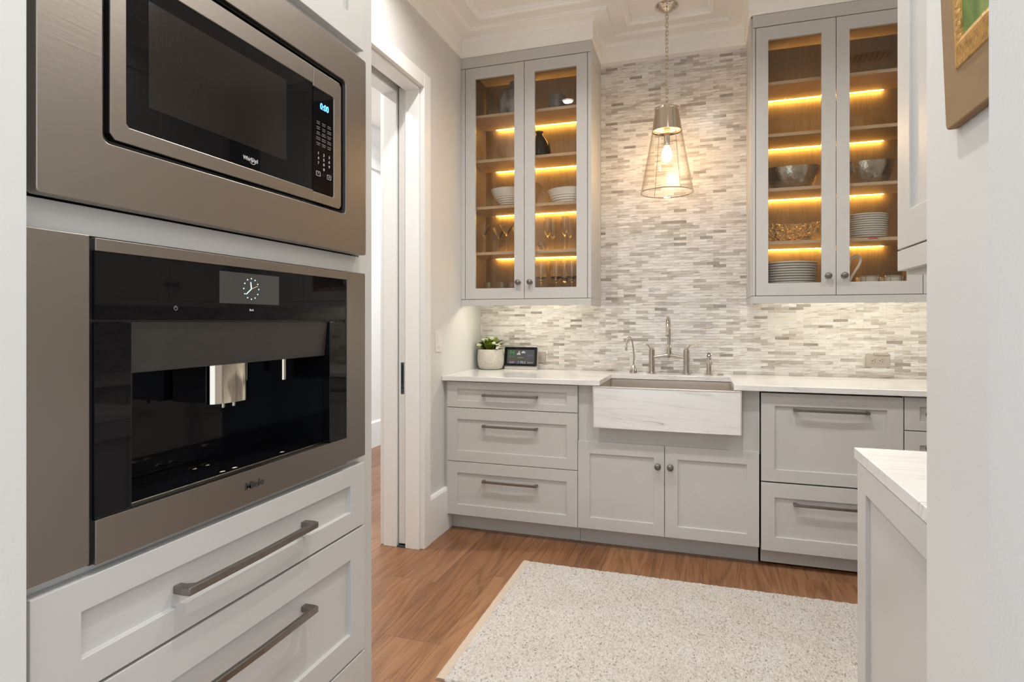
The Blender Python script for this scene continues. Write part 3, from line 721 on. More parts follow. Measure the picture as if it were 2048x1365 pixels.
sh = shaker(0.0, 1.407 - YN - 0.003, 0.052, UZ1 - UZ0 - 0.05, rails=(0.072, 0.072, 0.072, 0.072), rec=0.008)
link('end_panel', sh.mesh('end_panel'), 'paint', nu, bevel=0.0012, loc=(0.815, 0.0, 0), rot=(0, 0, PI / 2))
link('light_rail', B(0.0, 1.407 - YN - 0.003, 0, 0.018, 0.008, 0.049).mesh('light_rail'), 'paint', nu, bevel=0.001, loc=(0.815, 0.0, 0), rot=(0, 0, PI / 2))
B(-0.47, 0.797, 0.0, 0.02, 0.0, 0.049).build('light_rail', 'paint', nu)
for k in range(2):
    d_ = shaker(-0.46 + k * 0.628, -0.46 + k * 0.628 + 0.625, 0.052, 1.50).build('door', 'paint', nu, bevel=0.0012); add_knob(d_, 0.167 + (0.03 if k else -0.03), 0.14)

# ------------------------------------------------------------------ worktop with sink cut-out
poly = [(XW + 0.001, YC), (-0.527, YC), (-0.527, 3.590), (0.150, 3.590), (0.150, YC), (1.40, YC), (1.40, YP + 0.002), (XR - 0.003, YP + 0.002), (XR - 0.003, YB - 0.001), (XW + 0.001, YB - 0.001)]
ct = MB().prism(poly, CZ0, CZ1).build('worktop', 'stone', bevel=0.0018)
tag(ct, 'long pale stone worktop with the sink cut into it along the tiled wall', 'worktop')
# sink
sk = thing('apron_sink', 'stainless farmhouse sink with white veined stone apron', 'sink', (-0.188, YC, 0.66)); o = (-0.188, YC, 0.66)
ax0, ax1, ay, az0, az1 = -0.563, 0.187, 3.138, 0.6625, 0.884
mb = MB(); ring_xz(mb, rrect(ax0 - o[0], ax1 - o[0], az0 - o[2], az1 - o[2], 0.005), rrect(ax0 + .0055 - o[0], ax1 - .0055 - o[0], az0 + .0055 - o[2], az1 - .0055 - o[2], 0.001), ay - o[1], ay + 0.022 - o[1])
mb.build('apron_frame', 'sink_steel', sk, bevel=0.0012)
bx(sk, 'apron_stone', ax0 + .0058, ax1 - .0058, ay + 0.002, ay + 0.020, az0 + .0058, az1 - .0058, o, 'stone_apron')
bx0, bx1, by0, by1, bz = -0.5305, 0.1535, 3.166, 3.5935, 0.665
inner = [(x_, y_) for x_, y_ in rrect(bx0, bx1, by0, by1, 0.014, 4)]; outer_ = rrect(bx0 - 0.003, bx1 + 0.003, by0 - 0.003, by1 + 0.003, 0.016, 4)
n = len(inner); vs_ = []; fs2 = []
for (pp, zz) in ((outer_, bz - 0.003), (outer_, CZ0 - 0.003), (inner, CZ0 - 0.003), (inner, bz)): vs_ += [(a - o[0], b_ - o[1], zz - o[2]) for a, b_ in pp]
for k in range(3):
    for i in range(n): fs2.append((k * n + i, k * n + (i + 1) % n, (k + 1) * n + (i + 1) % n, (k + 1) * n + i))
fs2 += [tuple(range(3 * n, 4 * n)), tuple(range(n))[::-1]]
mb = MB().add(vs_, fs2); mb.build('basin', 'sink_steel', sk)
bx(sk, 'front_rim', ax0 + 0.004, ax1 - 0.004, ay + 0.0215, by0 - 0.0035, CZ0 - 0.020, CZ0 - 0.003, o, 'sink_steel', 0.001)
MB().lathe([(0.0001, 0.001), (0.045, 0.001), (0.045, 0.004), (0.035, 0.003), (0.0001, 0.002)], 24, 'z', (0, 3.42 - o[1], bz - o[2])).build('drain', 'chrome', sk)

# faucet
FX, FY = -0.1945, 3.700
fa = thing('bridge_faucet', 'brushed nickel bridge faucet with gooseneck spout and two levers', 'faucet', (FX, FY, CZ1))
for s_, px in ((-1, -0.1025), (1, 0.1015)):
    p_ = MB().lathe([(0.0001, 0), (0.0275, 0), (0.0275, 0.004), (0.0185, 0.0065), (0.0178, 0.010), (0.0178, 0.070), (0.0172, 0.0705), (0.0178, 0.071), (0.0178, 0.143), (0.0165, 0.1445), (0.0001, 0.1445)], 28, 'z', (px, 0, 0)).build('valve_post', 'nickel', fa)
    MB().lathe([(0.0001, 0), (0.0125, 0), (0.0125, 0.008), (0.010, 0.0155), (0.0001, 0.017)], 18, 'z', (px, 0, 0.1445)).build('valve_cap', 'nickel', p_)
    MB().tube([(px + s_ * 0.006, -0.004, 0.150), (px + s_ * 0.012, -0.006, 0.160), (px + s_ * 0.022, -0.010, 0.1745), (px + s_ * 0.034, -0.012, 0.178), (px + s_ * 0.082, -0.014, 0.1785)], [0.0050, 0.0047, 0.0042, 0.0037, 0.0032], 10).build('lever', 'chrome', p_)
    MB().tube([(px - s_ * 0.015, 0, 0.100), (px - s_ * 0.05, 0, 0.1055), (px - s_ * 0.09, 0, 0.1105), (0, 0, 0.112)], [0.0090, 0.0105, 0.0135, 0.0150], 16).build('bridge_arm', 'nickel', fa)
MB().lathe([(0.0001, 0.096), (0.013, 0.098), (0.0155, 0.112), (0.0150, 0.125), (0.0138, 0.150), (0.0132, 0.172), (0.0125, 0.173), (0.0125, 0.176), (0.0001, 0.176)], 24).build('spout_collar', 'nickel', fa)
pts = [(0, 0, 0.17), (0, 0, 0.262)] + [(0, -0.085 + 0.085 * math.cos(a), 0.262 + 0.078 * math.sin(a)) for a in [PI * k / 14 for k in range(1, 14)]] + [(0, -0.170, 0.262), (0, -0.172, 0.250)]
MB().tube(pts, 0.0098, 18).build('spout', 'nickel', fa)
MB().lathe([(0.0001, 0.0), (0.0105, 0.0), (0.0115, 0.004), (0.0115, 0.02), (0.0102, 0.022), (0.0001, 0.022)], 18, 'z', (0, -0.1722, 0.230)).build('aerator', 'nickel', fa)
# filter tap
ft = thing('filter_tap', 'slim brushed nickel filtered-water tap with curved neck beside the faucet', 'tap', (-0.408, 3.700, CZ1))
MB().lathe([(0.0001, 0), (0.0225, 0), (0.0225, 0.006), (0.0205, 0.018), (0.0145, 0.036), (0.009, 0.047), (0.0060, 0.050), (0.0001, 0.050)], 28).build('base', 'nickel', ft)
pts = [(0.000, 0, 0.048), (0.003, 0, 0.085), (0.002, -0.001, 0.12), (-0.001, -0.003, 0.155), (-0.005, -0.007, 0.186), (-0.0095, -0.012, 0.206), (-0.0155, -0.020, 0.2195), (-0.0225, -0.029, 0.2235), (-0.0290, -0.037, 0.2175), (-0.0335, -0.043, 0.203), (-0.0360, -0.047, 0.183), (-0.0375, -0.049, 0.160)]
MB().tube(pts, 0.0046, 12).build('neck', 'nickel', ft)
MB().lathe([(0.0001, 0), (0.0068, 0), (0.0072, 0.010), (0.0062, 0.024), (0.0045, 0.028), (0.0001, 0.028)], 16, 'z', (-0.0378, -0.0495, 0.140)).build('tip', 'nickel', ft)
MB().tube([(0.0, 0.0, 0.115), (0.008, -0.004, 0.122)], 0.0035, 8).build('lever', 'nickel', ft)
# side spray
ss = thing('side_spray', 'nickel pull-out side spray standing right of the faucet', 'faucet sprayer', (0.036, 3.700, CZ1))
MB().lathe([(0.0001, 0), (0.0265, 0), (0.0265, 0.003), (0.017, 0.0055), (0.017, 0.009), (0.0001, 0.009)], 24).build('base', 'nickel', ss)
MB().lathe([(0.0001, 0.008), (0.0132, 0.009), (0.0132, 0.0095), (0.0136, 0.080), (0.0125, 0.082), (0.0125, 0.110), (0.0001, 0.112)], 22).build('wand', 'nickel', ss)
MB().lathe([(0.0001, -0.017), (0.006, -0.017), (0.0065, -0.019), (0.0125, -0.019), (0.0160, -0.016), (0.0160, 0.006), (0.010, 0.012), (0.0001, 0.013)], 24, 'y', (0, 0, 0.117)).build('spray_head', 'chrome', ss)
MB().lathe([(0.0066, -0.0192), (0.0120, -0.0192), (0.0120, -0.0200), (0.0066, -0.0200)], 24, 'y', (0, 0, 0.117), closed=True).build('spray_face', 'black', ss)
bs = MB().lathe([(0.0001, 0), (0.021, 0), (0.021, 0.003), (0.014, 0.005), (0.013, 0.009), (0.0001, 0.010)], 24).build('air_switch', 'nickel', loc=(0.100, 3.700, CZ1))
tag(bs, 'small round nickel air switch button on the worktop right of the spray', 'switch')

# ------------------------------------------------------------------ glazed wall cabinets
def wall_cab(label, x0, x1, d0, dm_, d1, gl_, gr_, side, sh_z, led_rng, ins):
    """x0..x1 outer; doors d0..dm_..d1; glass openings; side = which side shows a panel"""
    xc = (x0 + x1) / 2; o = (xc, YU, UZ0)
    t = thing('wall_cabinet', label, 'cabinet', o)
    def q(name, a, b_, c_, d_, e, f, mat='paint', bev=0.0): return bx(t, name, a, b_, c_, d_, e, f, o, mat, bev)
    mb = MB()
    for (a, b_, e, f) in ((x0, d0 - 0.003, UZ0 + 0.041, UZ1 - 0.068), (d1 + 0.003, x1, UZ0 + 0.041, UZ1 - 0.068)): mb.box(a - o[0], b_ - o[0], 0, 0.021, e - o[2], f - o[2])
    mb.build('stile', 'paint', t, bevel=0.0008)
    q('top_rail', x0, x1, YU - 0.003, YU + 0.021, UZ1 - 0.0655, UZ1 - 0.0005, bev=0.0008)
    q('light_rail', x0, x1, YU - 0.001, YU + 0.021, UZ0, UZ0 + 0.0385, bev=0.0008)
    i0, i1 = ins
    yb = YB - 0.022
    q('side_panel', x0 + 0.001, i0, YU + 0.0215, YB - 0.001, UZ0 + 0.041, UZ1 - 0.001, 'veneer' if side != 'left' else 'veneer')
    q('side_panel', i1, x1 - 0.010, YU + 0.0215, YB - 0.001, UZ0 + 0.041, UZ1 - 0.001, 'veneer')
    q('back_panel', i0, i1, yb, YB - 0.001, UZ0 + 0.041, UZ1 - 0.001, 'veneer')
    q('top_panel', i0, i1, YU + 0.0215, yb, UZ1 - 0.062, UZ1 - 0.001, 'shelf')
    q('bottom_panel', i0, i1, YU + 0.0215, yb, UZ0 + 0.041, UZ0 + 0.060, 'shelf')
    q('under_panel', x0 + 0.001, x1 - 0.001, YU + 0.0215, YB - 0.001, UZ0 + 0.028, UZ0 + 0.0405)
    # applied end panel on the side that shows
    dpt = YB - YU - 0.001
    if side == 'right':
        shp = shaker(0.0, dpt - 0.022, 0.0, UZ1 - UZ0 - 0.042, rails=(0.045, 0.03, 0.06, 0.10), rec=0.004, t=0.009)
        link('end_panel', shp.mesh('end_panel'), 'paint', t, bevel=0.0008, loc=(x1 - o[0], 0.0215, 0.041), rot=(0, 0, PI / 2))
        q('end_rail', x1 - 0.012, x1, YU + 0.0215, YB - 0.001, UZ0, UZ0 + 0.0385)
    if side == 'left':
        shp = shaker(0.0, dpt - 0.022, 0.0, UZ1 - UZ0 - 0.042, rails=(0.03, 0.045, 0.06, 0.10), rec=0.004, t=0.009)
        link('end_panel', shp.mesh('end_panel'), 'paint', t, bevel=0.0008, loc=(x0 - 0.009 - o[0], YB - YU - 0.001, 0.041), rot=(0, 0, -PI / 2))
        q('end_rail', x0 - 0.009, x0 + 0.004, YU + 0.0215, YB - 0.001, UZ0, UZ0 + 0.0385)
    for zz in sh_z:
        s_ = q('shelf', i0 + 0.001, i1 - 0.001, YU + 0.045, yb - 0.024, zz - 0.009, zz + 0.009, 'shelf', 0.001)
        bx(t, 'led_strip', led_rng[0], led_rng[1], yb - 0.0235, yb - 0.0190, zz - 0.0105, zz - 0.005, o, 'led')
    for (a, b_, g, kx) in ((d0, dm_ - 0.0015, gl_, gl_[1] + 0.029), (dm_ + 0.0015, d1, gr_, gr_[0] - 0.027)):
        zt, zb = UZ1 - 0.0685, UZ0 + 0.0415
        d_ = glass_frame(a - o[0], b_ - o[0], zb - o[2], zt - o[2], g[0] - o[0], g[1] - o[0], 1.439 - o[2], 2.756 - o[2]).build('door', 'paint', t, bevel=0.0012)
        bx(d_, 'glass_pane', g[0] - 0.006, g[1] + 0.006, YU + 0.009, YU + 0.013, 1.433, 2.762, o, 'pane')
        add_knob(d_, kx - o[0], 1.472 - o[2])
    # task bar below
    bx(t, 'task_light', x0 + 0.10, x1 - 0.10, YU + 0.055, YU + 0.075, UZ0 + 0.020, UZ0 + 0.0275, o, 'task')
    return t
SHZ = [2.533, 2.249, 1.952, 1.662]
cabL = wall_cab('grey glass-door wall cabinet left of the tiled niche with lit oak shelves of glassware', XW + 0.001, -0.626, -1.427, -1.0385, -0.6495, (-1.360, -1.103), (-0.972, -0.7145), 'right', SHZ, (-1.325, -0.70), (-1.409, -0.650))
cabR = wall_cab('grey glass-door wall cabinet right of the tiled niche with lit shelves of plates', 0.260, 1.42, 0.2755, 0.665, 1.054, (0.338, 0.5965), (0.728, 0.987), 'left', SHZ, (0.33, 0.958), (0.282, 1.052))

# ------------------------------------------------------------------ things on the shelves
def fz(i): return SHZ[i] + 0.0091       # top of shelf i
ZB = UZ0 + 0.0601
def lathe_thing(name, prof, mat, label, cat, loc, group=None, n=28, sc=None):
    ob = MB().lathe(prof, n).build(name, mat, loc=loc)
    if sc: ob.scale = sc
    return tag(ob, label, cat, group)
def shell(outer, t):       # closed profile from outer curve
    return outer + [(max(0.0001, r - t), h + (t if i == len(outer) - 1 and False else 0)) for i, (r, h) in list(enumerate(outer))[::-1]]
lathe_thing('vase', [(0.0001, 0), (0.098, 0), (0.108, 0.02), (0.112, 0.07), (0.108, 0.12), (0.090, 0.158), (0.058, 0.178), (0.047, 0.190), (0.044, 0.212), (0.047, 0.226), (0.040, 0.226), (0.038, 0.20), (0.0001, 0.19)], 'dark_ceramic', 'large dark speckled ceramic vase on the top shelf of the left cabinet', 'vase', (-1.140, 3.615, fz(0)))
lathe_thing('votive_cup', [(0.0001, 0), (0.047, 0), (0.052, 0.015), (0.056, 0.06), (0.053, 0.095), (0.048, 0.112), (0.044, 0.112), (0.048, 0.09), (0.045, 0.02), (0.0001, 0.015)], 'plum_glass', 'small dark plum cup on the top shelf of the left cabinet', 'cup', (-0.872, 3.62, fz(0)))
lathe_thing('glass_jug', [(0.0001, 0), (0.058, 0), (0.070, 0.015), (0.074, 0.05), (0.066, 0.095), (0.040, 0.135), (0.026, 0.150), (0.022, 0.165), (0.028, 0.175), (0.022, 0.175), (0.018, 0.155), (0.035, 0.128), (0.0001, 0.01)], 'smoke', 'smoked glass jug on the second shelf of the left cabinet', 'jug', (-0.985, 3.60, fz(1)))
def ribbed(prof0, prof1, steps, amp):
    out = []
    for k in range(steps + 1):
        f = k / steps; r = prof0[0] + (prof1[0] - prof0[0]) * f ** 0.75; h = prof0[1] + (prof1[1] - prof0[1]) * f
        out.append((r + amp, h)); 
        if k < steps: out.append((r - amp * 0.4 + (prof1[0] - prof0[0]) / steps * .4, h + (prof1[1] - prof0[1]) / steps * 0.55))
    return out
rb_ = [(0.0001, 0), (0.05, 0)] + ribbed((0.052, 0.004), (0.127, 0.112), 9, 0.0015)
lathe_thing('serving_bowl', rb_ + [(0.122, 0.112), (0.06, 0.02), (0.0001, 0.012)], 'white_ceramic', 'white ribbed flared bowl behind the left door of the left cabinet', 'bowl', (-1.178, 3.60, fz(2)), n=40)
rb2 = [(0.0001, 0), (0.10, 0)] + ribbed((0.104, 0.004), (0.142, 0.083), 6, 0.0015)
lathe_thing('serving_bowl', rb2 + [(0.137, 0.083), (0.10, 0.012), (0.0001, 0.010)], 'white_ceramic', 'wide shallow white ribbed bowl behind the right door of the left cabinet', 'bowl', (-0.785, 3.60, fz(2)), n=40)
def glass_obj(name, prof, label, cat, spots, group, mat='clear'):
    me = MB().lathe(prof, 20).mesh(name); me.materials.append(M[mat])
    order = sorted(spots, key=lambda p: p[0] / p[1])          # left to right as seen from the doorway
    words = ['leftmost', 'second', 'third', 'fourth', 'fifth']
    for k, p in enumerate(order):
        lab = label if len(order) == 1 else (words[0] + ' ' + label if k == 0 else (words[k] + ' from left ' + label if k < len(order) - 1 else 'rightmost ' + label))
        ob = link(name, me, None, loc=p); tag(ob, lab, cat, group)
martini = [(0.0001, 0), (0.034, 0), (0.034, 0.0025), (0.006, 0.006), (0.0035, 0.012), (0.0035, 0.105), (0.006, 0.112), (0.049, 0.185), (0.0475, 0.185), (0.005, 0.115), (0.0001, 0.113)]
glass_obj('martini_glass', martini, 'clear martini glass on the fourth shelf of the left cabinet', 'glass', [(-1.340, 3.55, fz(3)), (-1.285, 3.68, fz(3)), (-1.195, 3.57, fz(3)), (-1.155, 3.68, fz(3))], 'martini glasses in the left cabinet')
flute = [(0.0001, 0), (0.031, 0), (0.031, 0.0025), (0.006, 0.006), (0.0035, 0.012), (0.0035, 0.085), (0.008, 0.095), (0.022, 0.118), (0.026, 0.15), (0.024, 0.215), (0.0228, 0.215), (0.0245, 0.15), (0.018, 0.118), (0.0001, 0.10)]
glass_obj('champagne_flute', flute, 'tall flute on the fourth shelf of the left cabinet', 'glass', [(-0.925, 3.58, fz(3)), (-0.915, 3.67, fz(3)), (-0.815, 3.58, fz(3)), (-0.805, 3.67, fz(3)), (-0.715, 3.58, fz(3))], 'flutes in the left cabinet')
shot = [(0.0001, 0), (0.018, 0), (0.019, 0.004), (0.012, 0.012), (0.013, 0.02), (0.021, 0.035), (0.022, 0.062), (0.0208, 0.062), (0.019, 0.036), (0.0001, 0.024)]
glass_obj('cordial_glass', shot, 'tiny clear cordial glass left of the flutes in the left cabinet', 'glass', [(-0.962, 3.57, fz(3))], 'cordial glass')
wine = [(0.0001, 0), (0.036, 0), (0.036, 0.0025), (0.007, 0.006), (0.004, 0.012), (0.004, 0.085), (0.010, 0.094), (0.036, 0.118), (0.042, 0.150), (0.037, 0.218), (0.0358, 0.218), (0.0405, 0.15), (0.034, 0.12), (0.0001, 0.098)]
glass_obj('wine_glass', wine, 'wine glass standing on the bottom of the left cabinet', 'glass', [(-0.965, 3.57, ZB), (-0.868, 3.57, ZB), (-0.835, 3.67, ZB), (-0.770, 3.57, ZB), (-0.735, 3.67, ZB)], 'wine glasses in the left cabinet')
tumb = [(0.0001, 0), (0.024, 0), (0.026, 0.004), (0.030, 0.095), (0.0288, 0.095), (0.0248, 0.008), (0.0001, 0.006)]
glass_obj('tumbler', tumb, 'small tumbler standing on the bottom of the left cabinet', 'glass', [(-1.325, 3.60, ZB), (-1.235, 3.60, ZB), (-1.185, 3.66, ZB), (-1.115, 3.58, ZB)], 'tumblers in the left cabinet')

# right cabinet
def bowl_mesh(rx, ry, h, n=36, flare=0.25, base=0.55):
    mb = MB(); prof = [(0.0001, 0), (base, 0)] + [(base + (1 - base) * math.sin(f * PI / 2) ** 0.8, h * f) for f in (0.12, 0.3, 0.5, 0.7, 0.85, 1.0)]
    prof += [(r - 0.02, hh) for r, hh in prof[:1:-1]] + [(base - 0.02, 0.004), (0.0001, 0.004)]
    mb.lathe(prof, n)
    out = []
    for v in mb.v:
        a = math.atan2(v[1], v[0]); f = v[2] / h
        out.append((v[0] * rx, v[1] * ry, v[2] + (flare * h * f * (abs(math.cos(a)) ** 2) if v[2] > 0.01 else 0)))
    mb.v = out; return mb
for x_, lab, rr in ((0.475, 'hammered silver bowl behind the left door of the right cabinet', 0.140), (0.845, 'hammered silver bowl behind the right door of the right cabinet', 0.125)):
    ob = bowl_mesh(rr, 0.115, 0.115, base=0.62, flare=0.10).build('hammered_bowl', 'hammered', loc=(x_, 3.60, fz(2))); tag(ob, lab, 'bowl', 'hammered silver bowls')
M['leafglass'] = real_glass('leaf_glass', (1.0, 0.97, 0.90), 1.0, 62, 0.04)
def leaf_bowl():
    mb = MB(); h = 0.088; n = 84; prof = [(0.0001, 0), (0.30, 0), (0.5, 0)] + [(0.5 + 0.5 * math.sin(f * PI / 2) ** 0.8, h * f) for f in [0.04 + 0.06 * k for k in range(17)]]
    m_ = len(prof); prof += [(r - 0.035, hh + 0.002) for r, hh in prof[:2:-1]] + [(0.28, 0.006), (0.0001, 0.006)]
    mb.lathe(prof, n); out = []
    for k, v in enumerate(mb.v):
        i = k % len(prof); a = math.atan2(v[1], v[0]); f = max(0.0, min(1.0, v[2] / h)); s_ = 1.0
        if 2 < i < m_ - 1: s_ += 0.045 * math.sin(a * 16 + f * 9 + 1.5 * math.sin(a * 5)) * math.sin(f * 16 - a * 4) + 0.024 * math.sin(a * 23 - f * 17)
        out.append((v[0] * 0.150 * s_, v[1] * 0.105 * s_, v[2] + (0.22 * h * f * abs(math.cos(a)) ** 2 if v[2] > 0.01 else 0)))
    mb.v = out; return mb
ob = leaf_bowl().build('glass_bowl', 'leafglass', loc=(0.470, 3.60, fz(3))); tag(ob, 'oval pressed-glass bowl behind the left door of the right cabinet', 'bowl')
plate_prof = [(0.0001, 0.002), (0.055, 0.0), (0.060, 0.0015), (0.080, 0.003), (0.100, 0.0085), (0.103, 0.0105), (0.1035, 0.0135), (0.100, 0.0135), (0.078, 0.0065), (0.0001, 0.005)]
pm = MB().lathe(plate_prof, 40).mesh('plate'); pm.materials.append(M['plate'])
rp_ = random.Random(2)
ORD = ['first', 'second', 'third', 'fourth', 'fifth', 'sixth', 'seventh', 'eighth', 'ninth', 'tenth', 'eleventh', 'twelfth']
for k in range(11):
    ob = link('plate', pm, None, loc=(0.836 + rp_.uniform(-.002, .002), 3.60 + rp_.uniform(-.002, .002), fz(3) + k * 0.0118)); ob.scale = (1.0, 1.0, 0.97)
    tag(ob, ORD[k] + ' white plate from the bottom of the smaller plate stack, right cabinet', 'plate', 'salad plates stacked on the fourth shelf')
for k in range(12):
    ob = link('plate', pm, None, loc=(0.462 + rp_.uniform(-.002, .002), 3.605 + rp_.uniform(-.002, .002), ZB + k * 0.0138)); ob.scale = (1.36, 1.36, 1.12)
    tag(ob, ORD[k] + ' white dinner plate from the bottom of the larger stack, right cabinet', 'plate', 'dinner plates stacked at the bottom')
tag(B(-0.022, 0.022, 0, 0.003, 0, 0.006).build('paper_label', 'red', loc=(0.845, YU + 0.0415, SHZ[3] + 0.003)), 'small red paper label under the plate stack in the right cabinet', 'label')
pj = thing('pitcher', 'white ceramic pitcher with looping handle in the right cabinet', 'pitcher', (0.700, 3.58, ZB))
MB().lathe([(0.0001, 0), (0.050, 0), (0.053, 0.01), (0.056, 0.06), (0.052, 0.12), (0.048, 0.165), (0.052, 0.205), (0.048, 0.205), (0.044, 0.165), (0.048, 0.10), (0.0001, 0.01)], 30).build('jug_body', 'white_ceramic', pj)
hp = [(0.050, 0, 0.135), (0.054, 0, 0.160), (0.066, 0, 0.183), (0.086, 0, 0.196), (0.104, 0, 0.188), (0.108, 0, 0.168), (0.098, 0, 0.140), (0.080, 0, 0.110), (0.064, 0, 0.080), (0.052, 0, 0.050)]
def catmull(P, k=5):
    P = [Vector(p) for p in P]; Q = [P[0]] + P + [P[-1]]; out = []
    for i in range(1, len(Q) - 2):
        for j in range(k):
            t = j / k; a, b_, c_, d_ = Q[i - 1], Q[i], Q[i + 1], Q[i + 2]
            out.append(0.5 * ((2 * b_) + (c_ - a) * t + (2 * a - 5 * b_ + 4 * c_ - d_) * t * t + (3 * b_ - a - 3 * c_ + d_) * t ** 3))
    return out + [P[-1]]
MB().tube(catmull(hp), 0.0068, 12).build('handle', 'white_ceramic', pj)
ra = MB().lathe([(0.0001, 0), (0.034, 0), (0.036, 0.004), (0.043, 0.050), (0.045, 0.054), (0.042, 0.054), (0.033, 0.006), (0.0001, 0.005)], 28).mesh('ramekin'); ra.materials.append(M['white_ceramic'])
for x_, y_, lab in ((0.842, 3.545, 'white ramekin nearest the pitcher in the wire caddy'), (0.955, 3.545, 'white ramekin at the right front of the wire caddy'), (0.842, 3.655, 'white ramekin behind the one nearest the pitcher'), (0.955, 3.655, 'white ramekin at the right back of the wire caddy')):
    tag(link('ramekin', ra, None, loc=(x_, y_, ZB + 0.028)), lab, 'ramekin', 'ramekins in the wire caddy')
cd = thing('wire_caddy', 'chrome wire caddy holding ramekins at the bottom of the right cabinet', 'caddy', (0.8985, 3.60, ZB))
for x_, y_ in ((-0.0565, -0.055), (0.0565, -0.055), (-0.0565, 0.055), (0.0565, 0.055)):
    MB().tube([(x_ + 0.0475 * math.cos(a), y_ + 0.0475 * math.sin(a), 0.079) for a in [2 * PI * k / 24 for k in range(25)]], 0.0018, 6, False).build('ring', 'chrome', cd)
    for a in (-2.2, -0.9, 0.9, 2.2):
        MB().tube([(x_ + 0.0475 * math.cos(a), y_ + 0.0475 * math.sin(a), z_) for z_ in (0.0015, 0.079)], 0.0016, 6).build('leg', 'chrome', cd)
mb = MB(); 
for y_ in (-0.055, 0.055): mb.tube([(-0.10, y_, 0.024), (0.10, y_, 0.024)], 0.0016, 6)
mb.build('base_wire', 'chrome', cd)

# ------------------------------------------------------------------ pendant
PX, PY = -0.1945, 3.48
pd = thing('pendant_lamp', 'glass cone pendant lamp with polished nickel cap hanging on a chain', 'pendant lamp', (PX, PY, 1.96)); Zp = -1.96
MB().lathe([(0.0001, 0), (0.062, 0), (0.064, -0.006), (0.060, -0.012), (0.050, -0.016), (0.047, -0.022), (0.036, -0.026), (0.026, -0.036), (0.014, -0.042), (0.006, -0.046), (0.005, -0.056), (0.0001, -0.057)], 32, 'z', (0, 0, CEIL + Zp)).build('canopy', 'chrome', pd)
zt_, zb_ = CEIL - 0.052, 2.470
nl = 22; pitch = (zt_ - zb_) / nl
LL, LWd, rr_ = pitch * 1.34, 0.0084, 0.0022
lp = []
for k in range(20):
    a = 2 * PI * k / 20; lp.append((LWd * math.cos(a), 0, (LL / 2 - LWd) * (1 if math.sin(a) > 1e-6 else (-1 if math.sin(a) < -1e-6 else 0)) + LWd * math.sin(a)))
lp.append(lp[0])
lm_ = MB().tube(lp, rr_, 6, False).mesh('chain_link'); lm_.materials.append(M['chrome'])
for k in range(nl):
    ob = link('chain_link', lm_, None, pd, loc=(0, 0, zt_ - pitch * (k + 0.5) + Zp)); ob.rotation_euler = (0, 0, math.radians(35) + (PI / 2 if k % 2 else 0))
c_t, c_b = 2.452, 2.322
MB().lathe([(0.0001, c_t + 0.012), (0.010, c_t + 0.012), (0.012, c_t + 0.004), (0.066, c_t + 0.003), (0.0715, c_t), (0.0715, c_t - 0.006), (0.067, c_t - 0.010), (0.084, c_b), (0.082, c_b), (0.0655, c_t - 0.012), (0.0001, c_t - 0.008)], 40, 'z', (0, 0, Zp)).build('cap', 'chrome', pd)
MB().lathe([(0.0001, c_b + 0.018), (0.0785, c_b + 0.018), (0.0785, c_b + 0.021), (0.0001, c_b + 0.021)], 40, 'z', (0, 0, Zp)).build('inner_disc', 'white_ceramic', pd)
z_r = 1.972
MB().lathe([(0.0800, c_b + 0.02), (0.1475, z_r), (0.1450, z_r), (0.0780, c_b + 0.02)], 56, 'z', (0, 0, Zp), closed=True).build('glass_shade', 'shade', pd)
MB().tube([(0.1475 * math.cos(a), 0.1475 * math.sin(a), z_r + Zp) for a in [2 * PI * k / 56 for k in range(57)]], 0.0030, 8, False).build('bottom_ring', 'chrome', pd)
a_ = math.radians(-58)
MB().tube([((0.0735 + 0.075 * k / 10) * math.cos(a_), (0.0735 + 0.075 * k / 10) * math.sin(a_), 2.445 - (2.445 - z_r) * k / 10 + Zp) for k in range(11)], 0.0015, 6).build('side_rod', 'chrome', pd)
a_ = math.radians(-58 + 180)
MB().tube([((0.0735 + 0.075 * k / 10) * math.cos(a_), (0.0735 + 0.075 * k / 10) * math.sin(a_), 2.445 - (2.445 - z_r) * k / 10 + Zp) for k in range(11)], 0.0015, 6).build('side_rod', 'chrome', pd)
MB().lathe([(0.0001, 2.34), (0.014, 2.34), (0.0165, 2.33), (0.0165, 2.246), (0.0145, 2.2385), (0.0001, 2.2385)], 24, 'z', (0, 0, Zp)).build('socket', 'chrome', pd)
MB().lathe([(0.0001, 2.238), (0.0130, 2.238), (0.0150, 2.228), (0.0230, 2.214), (0.0275, 2.198), (0.0270, 2.182), (0.0200, 2.169), (0.0090, 2.162), (0.0001, 2.161)], 24, 'z', (0, 0, Zp)).build('bulb', 'bulb', pd)

